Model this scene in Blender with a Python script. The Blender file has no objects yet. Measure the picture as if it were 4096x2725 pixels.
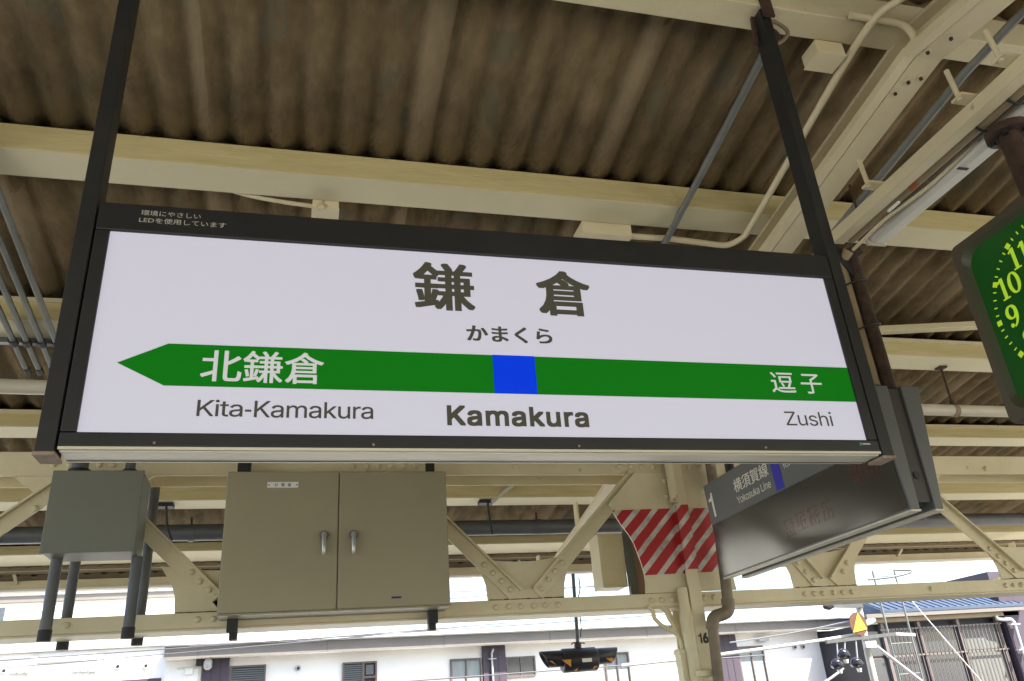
import bpy, bmesh, math, os, random
from mathutils import Vector, Matrix

random.seed(7)
sc = bpy.context.scene
C = sc.collection
PI = math.pi

# survey units: origin at the eye point, X along the tracks, Y across them, Z up; S metres per unit
S = 0.75
EYE = 1.6
def W(p):
    return Vector((p[0]*S, p[1]*S, p[2]*S + EYE))

# ------------------------------------------------------------------ camera
cd = bpy.data.cameras.new('camera')
cam = bpy.data.objects.new('camera', cd)
C.objects.link(cam)
cd.sensor_width = 36.0
cd.lens = 28.27
cd.clip_start = 0.05
cd.clip_end = 3000
rt = Vector((0.968466, -0.238833, -0.070941)); up = Vector((-0.039334, -0.427732, 0.903049)); fw = Vector((0.246021, 0.871782, 0.423638))
cam.matrix_world = Matrix(((rt.x, up.x, -fw.x, 0), (rt.y, up.y, -fw.y, 0), (rt.z, up.z, -fw.z, EYE), (0, 0, 0, 1)))
sc.camera = cam

# ------------------------------------------------------------------ sky, sun, exposure
SUN_EL, SUN_AZ = math.radians(50), math.radians(138)      # azimuth clockwise from +Y
wd = bpy.data.worlds.new('World'); sc.world = wd; wd.use_nodes = True
wn = wd.node_tree
sky = wn.nodes.new('ShaderNodeTexSky'); sky.sky_type = 'NISHITA'; sky.sun_disc = False
sky.sun_elevation = SUN_EL; sky.sun_rotation = SUN_AZ; sky.dust_density = 2.0; sky.air_density = 1.0
bg = wn.nodes['Background']; bg.inputs[1].default_value = 0.15
wn.links.new(sky.outputs[0], bg.inputs[0])
sl = bpy.data.lights.new('sun', 'SUN'); sl.energy = 5.0; sl.angle = math.radians(0.5); sl.color = (1.0, 0.95, 0.86)
sun = bpy.data.objects.new('sun', sl); C.objects.link(sun)
sd = Vector((math.sin(SUN_AZ)*math.cos(SUN_EL), math.cos(SUN_AZ)*math.cos(SUN_EL), math.sin(SUN_EL)))
sun.rotation_euler = sd.to_track_quat('Z', 'Y').to_euler()
vs = sc.view_settings
vs.view_transform = 'Standard'; vs.look = 'None'; vs.gamma = 1.0; vs.use_curve_mapping = False
EXPO = 1.86
vs.exposure = EXPO
GAIN = 2.0**EXPO
sc.render.engine = 'CYCLES'
sc.cycles.use_denoising = True
sc.cycles.max_bounces = 10; sc.cycles.diffuse_bounces = 7; sc.cycles.glossy_bounces = 4
sc.cycles.sample_clamp_indirect = 6.0
sc.cycles.caustics_reflective = False; sc.cycles.caustics_refractive = False

# ------------------------------------------------------------------ materials
MATS = {}
def mat(name, col, rough=0.6, metal=0.0, col2=None, scale=3.0, stretch=(1, 1, 1), bump=0.0, bscale=60.0, spots=None, spot_amt=0.62, spot_scale=9.0,
        emit=None, spec=0.4, detail=6.0, rand=0.0):
    m = bpy.data.materials.new(name); m.use_nodes = True; MATS[name] = m
    nt = m.node_tree; n = nt.nodes; l = nt.links
    b = n['Principled BSDF']
    b.inputs['Roughness'].default_value = rough; b.inputs['Metallic'].default_value = metal
    b.inputs['Specular IOR Level'].default_value = spec
    c1 = (*col, 1)
    b.inputs['Base Color'].default_value = c1
    geo = n.new('ShaderNodeNewGeometry'); mp = n.new('ShaderNodeMapping')
    mp.inputs['Scale'].default_value = stretch
    l.new(geo.outputs['Position'], mp.inputs['Vector'])
    out = None
    if col2:
        t = n.new('ShaderNodeTexNoise'); t.inputs['Scale'].default_value = scale; t.inputs['Detail'].default_value = detail
        t.inputs['Roughness'].default_value = 0.65
        l.new(mp.outputs[0], t.inputs['Vector'])
        r = n.new('ShaderNodeValToRGB'); r.color_ramp.elements[0].position = 0.32; r.color_ramp.elements[1].position = 0.68
        r.color_ramp.elements[0].color = c1; r.color_ramp.elements[1].color = (*col2, 1)
        l.new(t.outputs['Fac'], r.inputs[0]); out = r.outputs[0]
    if spots:
        t2 = n.new('ShaderNodeTexNoise'); t2.inputs['Scale'].default_value = spot_scale; t2.inputs['Detail'].default_value = 8
        l.new(mp.outputs[0], t2.inputs['Vector'])
        r2 = n.new('ShaderNodeValToRGB'); r2.color_ramp.elements[0].position = spot_amt; r2.color_ramp.elements[1].position = spot_amt + 0.06
        l.new(t2.outputs['Fac'], r2.inputs[0])
        mx = n.new('ShaderNodeMix'); mx.data_type = 'RGBA'
        l.new(r2.outputs[0], mx.inputs['Factor'])
        if out: l.new(out, mx.inputs['A'])
        else: mx.inputs['A'].default_value = c1
        mx.inputs['B'].default_value = (*spots, 1); out = mx.outputs['Result']
    if rand:
        oi = n.new('ShaderNodeObjectInfo'); mr = n.new('ShaderNodeMapRange')
        mr.inputs['To Min'].default_value = 1 - rand; mr.inputs['To Max'].default_value = 1 + rand
        l.new(oi.outputs['Random'], mr.inputs['Value'])
        hs = n.new('ShaderNodeHueSaturation'); l.new(mr.outputs[0], hs.inputs['Value'])
        if out: l.new(out, hs.inputs['Color'])
        else: hs.inputs['Color'].default_value = c1
        out = hs.outputs[0]
    if out: l.new(out, b.inputs['Base Color'])
    if bump:
        t3 = n.new('ShaderNodeTexNoise'); t3.inputs['Scale'].default_value = bscale; t3.inputs['Detail'].default_value = 4
        l.new(mp.outputs[0], t3.inputs['Vector'])
        bp = n.new('ShaderNodeBump'); bp.inputs['Strength'].default_value = bump; bp.inputs['Distance'].default_value = 0.01
        l.new(t3.outputs['Fac'], bp.inputs['Height']); l.new(bp.outputs[0], b.inputs['Normal'])
    if emit:
        b.inputs['Emission Color'].default_value = (*emit, 1); b.inputs['Emission Strength'].default_value = 1.0/GAIN
    return m

mat('cream', (0.665, 0.595, 0.400), 0.5, col2=(0.575, 0.505, 0.325), scale=3.0, bump=0.25, bscale=38, spots=(0.33, 0.22, 0.12), spot_amt=0.705, spot_scale=11)
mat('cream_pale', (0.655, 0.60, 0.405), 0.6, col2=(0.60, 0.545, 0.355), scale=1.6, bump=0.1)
mat('cream_wood', (0.60, 0.515, 0.27), 0.6, col2=(0.50, 0.42, 0.20), scale=5, stretch=(0.6, 6, 6), bump=0.3, bscale=30)
def roof_material():
    m = mat('roof', (0.250, 0.185, 0.105), 0.9, col2=(0.130, 0.096, 0.050), scale=5.0, stretch=(2.2, 1.0, 2.2), bump=0.8, bscale=30, rand=0.15, spots=(0.150, 0.130, 0.082), spot_amt=0.58, spot_scale=3.5, spec=0.08, detail=9)
    nt = m.node_tree; n = nt.nodes; l = nt.links; b = n['Principled BSDF']
    src = b.inputs['Base Color'].links[0].from_socket
    tc = n.new('ShaderNodeTexCoord'); sp = n.new('ShaderNodeSeparateXYZ'); l.new(tc.outputs['Generated'], sp.inputs[0])
    ns = n.new('ShaderNodeTexNoise'); ns.inputs['Scale'].default_value = 7; ns.inputs['Detail'].default_value = 5
    g = n.new('ShaderNodeNewGeometry'); l.new(g.outputs['Position'], ns.inputs['Vector'])
    ad = n.new('ShaderNodeMath'); ad.operation = 'MULTIPLY_ADD'; l.new(ns.outputs['Fac'], ad.inputs[0]); ad.inputs[1].default_value = 0.22; l.new(sp.outputs['Y'], ad.inputs[2])
    r = n.new('ShaderNodeValToRGB'); r.color_ramp.elements[0].position = 0.86; r.color_ramp.elements[0].color = (0, 0, 0, 1)
    r.color_ramp.elements[1].position = 0.98; r.color_ramp.elements[1].color = (0.75, 0.75, 0.75, 1)
    l.new(ad.outputs[0], r.inputs[0])
    mx = n.new('ShaderNodeMix'); mx.data_type = 'RGBA'; l.new(r.outputs[0], mx.inputs['Factor']); l.new(src, mx.inputs['A']); mx.inputs['B'].default_value = (0.27, 0.20, 0.105, 1)
    # the lapped edge of every sheet stays paler
    rx = n.new('ShaderNodeValToRGB'); rx.color_ramp.elements[0].position = 0.86; rx.color_ramp.elements[0].color = (0, 0, 0, 1)
    rx.color_ramp.elements[1].position = 0.90; rx.color_ramp.elements[1].color = (0.42, 0.42, 0.42, 1); l.new(sp.outputs['X'], rx.inputs[0])
    mx2 = n.new('ShaderNodeMix'); mx2.data_type = 'RGBA'; l.new(rx.outputs[0], mx2.inputs['Factor']); l.new(mx.outputs['Result'], mx2.inputs['A']); mx2.inputs['B'].default_value = (0.36, 0.28, 0.18, 1)
    l.new(mx2.outputs['Result'], b.inputs['Base Color'])
roof_material()
mat('black', (0.014, 0.014, 0.0145), 0.45, col2=(0.020, 0.020, 0.020), scale=6, bump=0.05, bscale=120)
mat('post_black', (0.012, 0.012, 0.012), 0.55, col2=(0.020, 0.019, 0.017), scale=8, spots=(0.10, 0.09, 0.075), spot_amt=0.76, spot_scale=40)
mat('alu', (0.66, 0.62, 0.50), 0.45, 0.15, col2=(0.52, 0.48, 0.37), scale=2, stretch=(0.5, 6, 6))
mat('rust', (0.070, 0.040, 0.024), 0.8, col2=(0.026, 0.016, 0.011), scale=25, bump=0.5, bscale=90)
mat('rust_light', (0.20, 0.115, 0.065), 0.8, col2=(0.34, 0.28, 0.21), scale=30, bump=0.4, bscale=90)
mat('grey_pipe', (0.17, 0.18, 0.165), 0.5, col2=(0.12, 0.13, 0.12), scale=8)
mat('dark_pipe', (0.110, 0.115, 0.120), 0.42, col2=(0.075, 0.079, 0.083), scale=6)
mat('white_pipe', (0.60, 0.57, 0.47), 0.5, col2=(0.48, 0.44, 0.34), scale=3, stretch=(1, 3, 3), spots=(0.36, 0.22, 0.11), spot_amt=0.70, spot_scale=5)
mat('black_rubber', (0.015, 0.015, 0.017), 0.6)
mat('cabinet', (0.335, 0.300, 0.195), 0.5, col2=(0.300, 0.268, 0.172), scale=1.6, bump=0.05, bscale=160)
mat('grey_box', (0.165, 0.172, 0.138), 0.55, col2=(0.145, 0.150, 0.120), scale=2, bump=0.05, bscale=160)
mat('chrome', (0.50, 0.50, 0.48), 0.30, 0.6)
mat('chrome_dark', (0.20, 0.20, 0.19), 0.35, 0.6)
mat('white_plate', (0.75, 0.75, 0.72), 0.5)
mat('ink', (0.03, 0.03, 0.03), 0.6)
mat('ink_blue', (0.03, 0.03, 0.09), 0.6)
mat('red_paint', (0.45, 0.02, 0.02), 0.5)
mat('drain', (0.23, 0.185, 0.125), 0.6, col2=(0.125, 0.095, 0.06), scale=6, bump=0.3, bscale=40, spots=(0.40, 0.35, 0.26), spot_amt=0.66, spot_scale=10)
mat('board_grey', (0.125, 0.132, 0.130), 0.45, col2=(0.115, 0.120, 0.118), scale=2)
mat('board_dark', (0.040, 0.040, 0.038), 0.5, col2=(0.055, 0.052, 0.045), scale=5)
mat('print_white', (0.78, 0.76, 0.66), 0.6)
mat('print_blue', (0.02, 0.02, 0.42), 0.5)
mat('print_faint', (0.46, 0.46, 0.40), 0.6)
mat('clock_frame', (0.080, 0.064, 0.040), 0.55, col2=(0.066, 0.053, 0.033), scale=4)
mat('clock_rim', (0.060, 0.066, 0.034), 0.4)
mat('lamp_white', (0.72, 0.71, 0.66), 0.4, col2=(0.66, 0.64, 0.56), scale=2)
mat('brown_pipe', (0.30, 0.235, 0.135), 0.6, col2=(0.22, 0.165, 0.09), scale=7, spots=(0.30, 0.09, 0.03), spot_amt=0.66, spot_scale=12)
mat('wall_white', (0.84, 0.83, 0.81), 0.7, col2=(0.77, 0.76, 0.74), scale=1.5, bump=0.05)
mat('wall_cream', (0.62, 0.60, 0.52), 0.7, col2=(0.58, 0.56, 0.48), scale=1.0)
mat('brown_trim', (0.175, 0.160, 0.142), 0.5, col2=(0.15, 0.135, 0.12), scale=2)
mat('brown_timber', (0.062, 0.048, 0.066), 0.6, col2=(0.052, 0.040, 0.056), scale=4)
mat('window_frame', (0.13, 0.10, 0.085), 0.5)
mat('curtain', (0.30, 0.33, 0.32), 0.8, col2=(0.22, 0.25, 0.25), scale=6, stretch=(6, 6, 0.4))
mat('blind', (0.17, 0.175, 0.16), 0.7, col2=(0.12, 0.125, 0.115), scale=5, stretch=(6, 6, 0.5))
mat('slats', (0.10, 0.115, 0.12), 0.5)
mat('eave_brown', (0.30, 0.24, 0.15), 0.6, col2=(0.24, 0.19, 0.12), scale=3)
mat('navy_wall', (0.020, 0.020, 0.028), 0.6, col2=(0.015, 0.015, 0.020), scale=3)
mat('bar_brown', (0.17, 0.14, 0.13), 0.5, col2=(0.12, 0.10, 0.095), scale=5)
mat('blue_roof', (0.045, 0.062, 0.098), 0.45, col2=(0.058, 0.080, 0.12), scale=1.2, stretch=(0.4, 4, 4))
mat('concrete_pole', (0.50, 0.49, 0.45), 0.8, col2=(0.42, 0.41, 0.37), scale=6, bump=0.2)
mat('galv', (0.45, 0.46, 0.47), 0.45, 0.4, col2=(0.36, 0.37, 0.38), scale=6)
mat('insulator', (0.012, 0.012, 0.020), 0.12, spec=0.6)
mat('yellow', (0.62, 0.38, 0.04), 0.5)
mat('orange_mark', (0.55, 0.25, 0.03), 0.5)
mat('sign_brown', (0.11, 0.048, 0.030), 0.5)
mat('wire', (0.10, 0.10, 0.11), 0.5)
mat('wire_light', (0.55, 0.54, 0.50), 0.4)
mat('asphalt', (0.36, 0.345, 0.31), 0.9, col2=(0.30, 0.285, 0.25), scale=2, bump=0.3, bscale=60)
mat('ballast', (0.36, 0.33, 0.28), 0.95, col2=(0.22, 0.20, 0.17), scale=12, bump=0.8, bscale=25)
mat('earth', (0.33, 0.32, 0.28), 0.95, col2=(0.27, 0.26, 0.22), scale=0.4)
mat('kraft_board', (0.30, 0.19, 0.14), 0.7, col2=(0.26, 0.16, 0.12), scale=4)
# lit faces of the internally lit signs and the clock
mat('sign_face', (0.30, 0.30, 0.30), 0.35, emit=(0.385, 0.377, 0.468), spec=0.15)
mat('sign_green', (0.004, 0.10, 0.006), 0.35, emit=(0.002, 0.088, 0.003), spec=0.10)
mat('sign_blue', (0.002, 0.03, 0.35), 0.35, emit=(0.0005, 0.022, 0.48), spec=0.10)
mat('sign_ink', (0.045, 0.043, 0.032), 0.4, emit=(0.032, 0.030, 0.021), spec=0.12)
mat('sign_white', (0.30, 0.30, 0.29), 0.4, emit=(0.36, 0.365, 0.37), spec=0.12)
mat('clock_face', (0.004, 0.040, 0.006), 0.22, emit=(0.002, 0.026, 0.003), spec=0.4)
mat('clock_mark', (0.20, 0.32, 0.02), 0.5, emit=(0.27, 0.42, 0.015))
mat('logo_green', (0.03, 0.30, 0.16), 0.5)

def stripe_material():
    m = bpy.data.materials.new('red_white_stripes'); m.use_nodes = True; MATS['stripes'] = m
    nt = m.node_tree; n = nt.nodes; l = nt.links; b = n['Principled BSDF']; b.inputs['Roughness'].default_value = 0.5
    g = n.new('ShaderNodeNewGeometry'); sp = n.new('ShaderNodeSeparateXYZ'); l.new(g.outputs['Position'], sp.inputs[0])
    a = n.new('ShaderNodeMath'); a.operation = 'SUBTRACT'; l.new(sp.outputs['X'], a.inputs[0]); l.new(sp.outputs['Z'], a.inputs[1])
    w = n.new('ShaderNodeTexNoise'); w.inputs['Scale'].default_value = 9; l.new(g.outputs['Position'], w.inputs['Vector'])
    ma = n.new('ShaderNodeMath'); ma.operation = 'MULTIPLY_ADD'; l.new(w.outputs['Fac'], ma.inputs[0]); ma.inputs[1].default_value = 0.012; l.new(a.outputs[0], ma.inputs[2])
    d = n.new('ShaderNodeMath'); d.operation = 'DIVIDE'; l.new(ma.outputs[0], d.inputs[0]); d.inputs[1].default_value = 0.104
    f = n.new('ShaderNodeMath'); f.operation = 'FRACT'; l.new(d.outputs[0], f.inputs[0])
    c = n.new('ShaderNodeMath'); c.operation = 'GREATER_THAN'; l.new(f.outputs[0], c.inputs[0]); c.inputs[1].default_value = 0.36
    t = n.new('ShaderNodeTexNoise'); t.inputs['Scale'].default_value = 14; t.inputs['Detail'].default_value = 8; l.new(g.outputs['Position'], t.inputs['Vector'])
    rw = n.new('ShaderNodeValToRGB'); rw.color_ramp.elements[0].color = (0.30, 0.26, 0.22, 1); rw.color_ramp.elements[1].color = (0.60, 0.56, 0.50, 1)
    rw.color_ramp.elements[0].position = 0.3; rw.color_ramp.elements[1].position = 0.6
    rr = n.new('ShaderNodeValToRGB'); rr.color_ramp.elements[0].color = (0.33, 0.010, 0.012, 1); rr.color_ramp.elements[1].color = (0.46, 0.022, 0.022, 1)
    l.new(t.outputs['Fac'], rw.inputs[0]); l.new(t.outputs['Fac'], rr.inputs[0])
    mx = n.new('ShaderNodeMix'); mx.data_type = 'RGBA'; l.new(c.outputs[0], mx.inputs['Factor']); l.new(rw.outputs[0], mx.inputs['A']); l.new(rr.outputs[0], mx.inputs['B'])
    l.new(mx.outputs['Result'], b.inputs['Base Color'])
stripe_material()

def led_material():
    # dark tinted acrylic over a dim red dot matrix
    m = bpy.data.materials.new('led_panel'); m.use_nodes = True; MATS['led_panel'] = m
    nt = m.node_tree; n = nt.nodes; l = nt.links; b = n['Principled BSDF']
    b.inputs['Base Color'].default_value = (0.014, 0.014, 0.0135, 1); b.inputs['Roughness'].default_value = 0.16; b.inputs['IOR'].default_value = 1.85; b.inputs['Specular IOR Level'].default_value = 0.7
led_material()
MATS['led_red'] = MATS['led_panel'].copy(); MATS['led_red'].name = 'led_red'
_b = MATS['led_red'].node_tree.nodes['Principled BSDF']; _b.inputs['Emission Color'].default_value = (0.050, 0.007, 0.004, 1); _b.inputs['Emission Strength'].default_value = 1.0/GAIN

def glass_material():
    m = bpy.data.materials.new('window_glass'); m.use_nodes = True; MATS['glass'] = m
    b = m.node_tree.nodes['Principled BSDF']
    b.inputs['Base Color'].default_value = (0.055, 0.065, 0.075, 1); b.inputs['Roughness'].default_value = 0.08; b.inputs['Specular IOR Level'].default_value = 0.6
glass_material()

# ------------------------------------------------------------------ builders
BASE = {}
class MB:
    def __init__(self): self.v = []; self.f = []; self.s = []
    def add(self, vs_, fs, smooth=False):
        o = len(self.v); self.v += [tuple(p) for p in vs_]; self.f += [tuple(i+o for i in q) for q in fs]; self.s += [smooth]*len(fs); return self
    def box(self, x0, x1, y0, y1, z0, z1):
        return self.add([(x0,y0,z0),(x1,y0,z0),(x1,y1,z0),(x0,y1,z0),(x0,y0,z1),(x1,y0,z1),(x1,y1,z1),(x0,y1,z1)],
                        [(0,3,2,1),(4,5,6,7),(0,1,5,4),(1,2,6,5),(2,3,7,6),(3,0,4,7)])
    def bar(self, p, q, w, h, upv=(0,0,1)):
        p = Vector(p); q = Vector(q); d = (q-p).normalized(); u = Vector(upv); a = d.cross(u).normalized(); u = a.cross(d).normalized()
        vs_ = []
        for c in (p, q):
            for sx, sz in ((-1,-1),(1,-1),(1,1),(-1,1)): vs_.append(c + a*(sx*w/2) + u*(sz*h/2))
        return self.add(vs_, [(3,2,1,0),(4,5,6,7),(0,1,5,4),(1,2,6,5),(2,3,7,6),(3,0,4,7)])
    def tube(self, pts, r, seg=12, caps=True):
        pts = [Vector(p) for p in pts]; n = len(pts)
        d0 = (pts[1]-pts[0]).normalized()
        a = d0.orthogonal().normalized(); vs_ = []
        for i, p in enumerate(pts):
            if i == 0: d = (pts[1]-pts[0]).normalized()
            elif i == n-1: d = (pts[-1]-pts[-2]).normalized()
            else: d = ((pts[i+1]-p).normalized()+(p-pts[i-1]).normalized()).normalized()
            a = (a - d*a.dot(d)).normalized(); b = d.cross(a)
            rr = r[i] if isinstance(r, (list, tuple)) else r
            for k in range(seg):
                t = 2*PI*k/seg; vs_.append(p + a*(math.cos(t)*rr) + b*(math.sin(t)*rr))
        fs = [(i*seg+k, i*seg+(k+1)%seg, (i+1)*seg+(k+1)%seg, (i+1)*seg+k) for i in range(n-1) for k in range(seg)]
        self.add(vs_, fs, True)
        if caps:
            self.add(vs_[:seg], [tuple(range(seg-1,-1,-1))]); self.add(vs_[-seg:], [tuple(range(seg))])
        return self
    def prism_y(self, poly, y0, y1):
        n = len(poly); vs_ = [(x,y0,z) for x,z in poly]+[(x,y1,z) for x,z in poly]
        return self.add(vs_, [tuple(range(n)), tuple(range(2*n-1,n-1,-1))]+[((i+1)%n,i,i+n,(i+1)%n+n) for i in range(n)])
    def prism_x(self, poly, x0, x1):
        n = len(poly); vs_ = [(x0,y,z) for y,z in poly]+[(x1,y,z) for y,z in poly]
        return self.add(vs_, [tuple(range(n-1,-1,-1)), tuple(range(n,2*n))]+[(i,(i+1)%n,(i+1)%n+n,i+n) for i in range(n)])
    def build(self, name, m, parent=None, base=None, bevel=0.0, raw=False):
        if parent is not None: b = BASE[parent.name]
        elif base is not None: b = W(base)
        else:
            xs = [p[0] for p in self.v]; ys = [p[1] for p in self.v]; zs = [p[2] for p in self.v]
            b = W(((min(xs)+max(xs))/2, (min(ys)+max(ys))/2, min(zs)))
        me = bpy.data.meshes.new(name)
        me.from_pydata([tuple(W(p)-b) for p in self.v], [], self.f)
        me.polygons.foreach_set('use_smooth', self.s)
        if not raw: bm = bmesh.new(); bm.from_mesh(me); bmesh.ops.recalc_face_normals(bm, faces=bm.faces); bm.to_mesh(me); bm.free()
        me.materials.append(MATS[m]); me.update()
        o = bpy.data.objects.new(name, me); C.objects.link(o)
        if parent is not None: o.parent = parent
        else: o.location = b
        BASE[o.name] = b
        if bevel:
            md = o.modifiers.new('bevel', 'BEVEL'); md.width = bevel; md.segments = 2; md.limit_method = 'ANGLE'; md.angle_limit = math.radians(40)
        return o
def tag(o, label, cat, group=None):
    o['label'] = label; o['category'] = cat
    if group: o['group'] = group
    return o
def thing(name, label, cat, base, group=None):
    o = bpy.data.objects.new(name, None); C.objects.link(o); o.location = W(base); o.empty_display_size = 0.1
    BASE[o.name] = W(base)
    return tag(o, label, cat, group)
def struct(o):
    o['kind'] = 'structure'; return o
def put(mesh_obj, parent, pos):
    """a copy of a small piece (its own origin) set at a survey position under its thing"""
    o = mesh_obj.copy(); C.objects.link(o); o.parent = parent; o.location = W(pos) - BASE[parent.name]; BASE[o.name] = W(pos)
    return o
def arc(c, r, a0, a1, n):
    return [(c[0]+r*math.cos(a0+(a1-a0)*i/n), c[1]+r*math.sin(a0+(a1-a0)*i/n)) for i in range(n+1)]

def smooth_path(pts, n=6):
    """Catmull-Rom through the points"""
    P = [Vector(p) for p in pts]; P = [P[0]*2-P[1]]+P+[P[-1]*2-P[-2]]; out = []
    for i in range(1, len(P)-2):
        for k in range(n):
            t = k/n; a, b, c, d = P[i-1:i+3]
            out.append(0.5*((2*b)+(c-a)*t+(2*a-5*b+4*c-d)*t*t+(3*b-a-3*c+d)*t**3))
    out.append(P[-2]); return out

try:      # the typeface that ships with Blender; its fallback carries the kanji
    FONT = bpy.data.fonts.load(os.path.join(bpy.utils.system_resource('DATAFILES'), 'fonts', 'Inter.woff2'))
except Exception:
    FONT = None
from mathutils.geometry import delaunay_2d_cdt
def text_loops(s, latin, res=4, space=0.95):
    """the contours of a string as closed point lists"""
    cu = bpy.data.curves.new('t', 'FONT'); cu.body = s; cu.size = 1.0; cu.resolution_u = res; cu.fill_mode = 'NONE'; cu.dimensions = '3D'
    if latin and FONT: cu.font = FONT; cu.space_character = space
    ob = bpy.data.objects.new('t', cu); C.objects.link(ob)
    dg = bpy.context.evaluated_depsgraph_get(); dg.update()
    ev = ob.evaluated_get(dg); me = ev.to_mesh()
    co = [(v.co.x, v.co.y) for v in me.vertices]; adj = {}
    for e in me.edges:
        i, j = e.vertices; adj.setdefault(i, []).append(j); adj.setdefault(j, []).append(i)
    ev.to_mesh_clear(); bpy.data.objects.remove(ob); bpy.data.curves.remove(cu)
    loops, seen = [], set()
    for i in sorted(adj):
        if i in seen: continue
        lp_ = [i]; seen.add(i); cur = i
        while True:
            cand = [j for j in adj[cur] if j not in seen]
            if not cand: break
            cur = cur+1 if cur+1 in cand else cand[0]
            lp_.append(cur); seen.add(cur)
        pts = []
        for k in lp_:
            if not pts or (abs(co[k][0]-pts[-1][0])+abs(co[k][1]-pts[-1][1])) > 1e-6: pts.append(co[k])
        if len(pts) > 2: loops.append(pts)
    return loops
def fill(loops):
    """triangles of everything with a non-zero winding number"""
    vs_, es = [], []
    for lp_ in loops:
        o = len(vs_); n = len(lp_); vs_ += [Vector(p) for p in lp_]; es += [(o+i, o+(i+1) % n) for i in range(n)]
    V_, _, F_, *_ = delaunay_2d_cdt(vs_, es, [], 0, 1e-7)
    out = []
    for f_ in F_:
        c = sum((V_[i] for i in f_), Vector((0, 0)))/len(f_); w = 0
        for lp_ in loops:
            for i in range(len(lp_)):
                (x1, y1), (x2, y2) = lp_[i-1], lp_[i]
                cr = (x2-x1)*(c.y-y1)-(c.x-x1)*(y2-y1)
                if y1 <= c.y < y2 and cr > 0: w += 1
                elif y2 <= c.y < y1 and cr < 0: w -= 1
        if w: out.append(tuple(f_))
    return [tuple(p) for p in V_], out
def lettering(s, origin, du, dv, m, parent, bold=0.0, res=4, name='letter', single=True):
    """flat print: the string's own box is laid on origin + [0..1] du + [0..1] dv, one piece for each character"""
    latin = all(ord(c) < 0x250 for c in s)
    loops = text_loops(s, latin, res, 0.95 if bold < 0.015 else 1.05)
    xs = [p[0] for q in loops for p in q]; ys = [p[1] for q in loops for p in q]
    x0, x1, y0, y1 = min(xs), max(xs), min(ys), max(ys)
    O = Vector(origin); U = Vector(du); V = Vector(dv); N = V.cross(U).normalized()*-1
    sx = U.length/(x1-x0+2*bold); sy = V.length/(y1-y0+2*bold); U = U.normalized(); V = V.normalized()
    # a heavier weight is printed as several passes, each shifted by the extra stroke width
    shifts = [(0, 0)] if bold <= 0 else [(i*bold, j*bold*(1.0 if latin else 0.62)) for i in (-1, 0, 1) for j in (-1, 0, 1)]
    groups = []
    ext = lambda q: (min(p[0] for p in q), max(p[0] for p in q))
    if not single: groups = [loops]
    elif latin:
        for q in sorted(loops, key=lambda q: ext(q)[0]):
            a, b = ext(q)
            if groups and a < groups[-1][1]-0.02: groups[-1][0].append(q); groups[-1][1] = max(groups[-1][1], b)
            else: groups.append([[q], b])
        groups = [g_[0] for g_ in groups]
    else:
        d = {}
        em = (x1-x0)/max(1, len(s)-0.08) if len(s) > 1 else 10
        for q in loops: d.setdefault(min(len(s)-1, int((sum(ext(q))/2-x0+0.04)/em)), []).append(q)
        groups = list(d.values())
    o = None
    for grp in groups:
        mb = MB(); pts, tris = fill(grp)
        for k, (ox, oy) in enumerate(shifts):
            mb.add([O+U*((v[0]-x0+bold+ox)*sx)+V*((v[1]-y0+bold+oy)*sy)-N*(k*0.00006) for v in pts], tris)
        o = mb.build(name, m, parent, raw=True)
        if not single: o['kind'] = 'stuff'
    return o

def figure_one(origin, du, dv, m, parent):
    O = Vector(origin); U = Vector(du); V = Vector(dv)
    pts = [(.58,0),(1,0),(1,1),(.70,1),(.62,.88),(.42,.80),(0,.78),(0,.67),(.58,.67)]
    return MB().add([O+U*a+V*b for a, b in pts], [tuple(range(len(pts)))]).build('letter', m, parent)

# ================================================================== SETTING
struct(MB().box(-60, 60, -6.4, 10.9, -2.75, -2.133).build('platform', 'asphalt'))
struct(MB().box(-60, 60, -11.4, -6.4, -3.6, -3.42).build('track_bed', 'ballast'))
struct(MB().box(-60, 60, 10.9, 14.6, -3.6, -3.42).build('track_bed', 'ballast'))
struct(MB().box(-900, 900, -900, 900, -3.9, -3.60).build('ground', 'earth'))

# ------------------------------------------------------------------ canopy
RZ, RS, RIDGE = 3.434, 0.16, 2.30
def zr(y):      # line on which the sheets rest
    return RZ-RS*y if y >= RIDGE else RZ-RS*RIDGE-RS*(RIDGE-y)
can = thing('platform_canopy', 'cream steel platform canopy with grimy brown corrugated roof sheets', 'canopy', (2.6, 2.3, -2.133))
XL, XR = -6.0, 13.0
purl = [(2.286, 2.43, 2.87, 3.04, 'cream'), (3.625, 3.84, 2.704, 2.852, 'cream_wood'), (5.05, 5.31, 2.47, 2.622, 'cream_wood'),
        (6.48, 6.74, 2.265, 2.394, 'cream_wood'), (7.79, 8.10, 2.026, 2.185, 'cream_wood'), (9.28, 9.86, 1.862, 1.946, 'cream_wood')]
for y0, y1, z0, z1, m in purl:
    MB().box(XL, XR, y0, y1, z0, z1).build('purlin', m, can, bevel=0.004)
    if m == 'cream_wood': MB().box(XL, XR, y0+0.002, y1+0.004, z0-0.010, z0-0.0005).build('purlin_lit_plate', 'cream_pale', can)  # added underside plate; its paler cream paints in the brighter skylight from below
for y in (0.9, -0.5, -1.9, -3.3, -4.7):
    MB().box(XL, XR, y, y+0.2, zr(y)-0.15, zr(y)-0.004).build('purlin', 'cream_wood', can, bevel=0.004)
# lip on the third purlin and lighter battens
MB().box(XL, XR, 5.035, 5.05, 2.585, 2.615).build('batten', 'cream', can)
MB().box(XL, XR, 6.462, 6.48, 2.355, 2.388).build('batten', 'cream', can)
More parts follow.
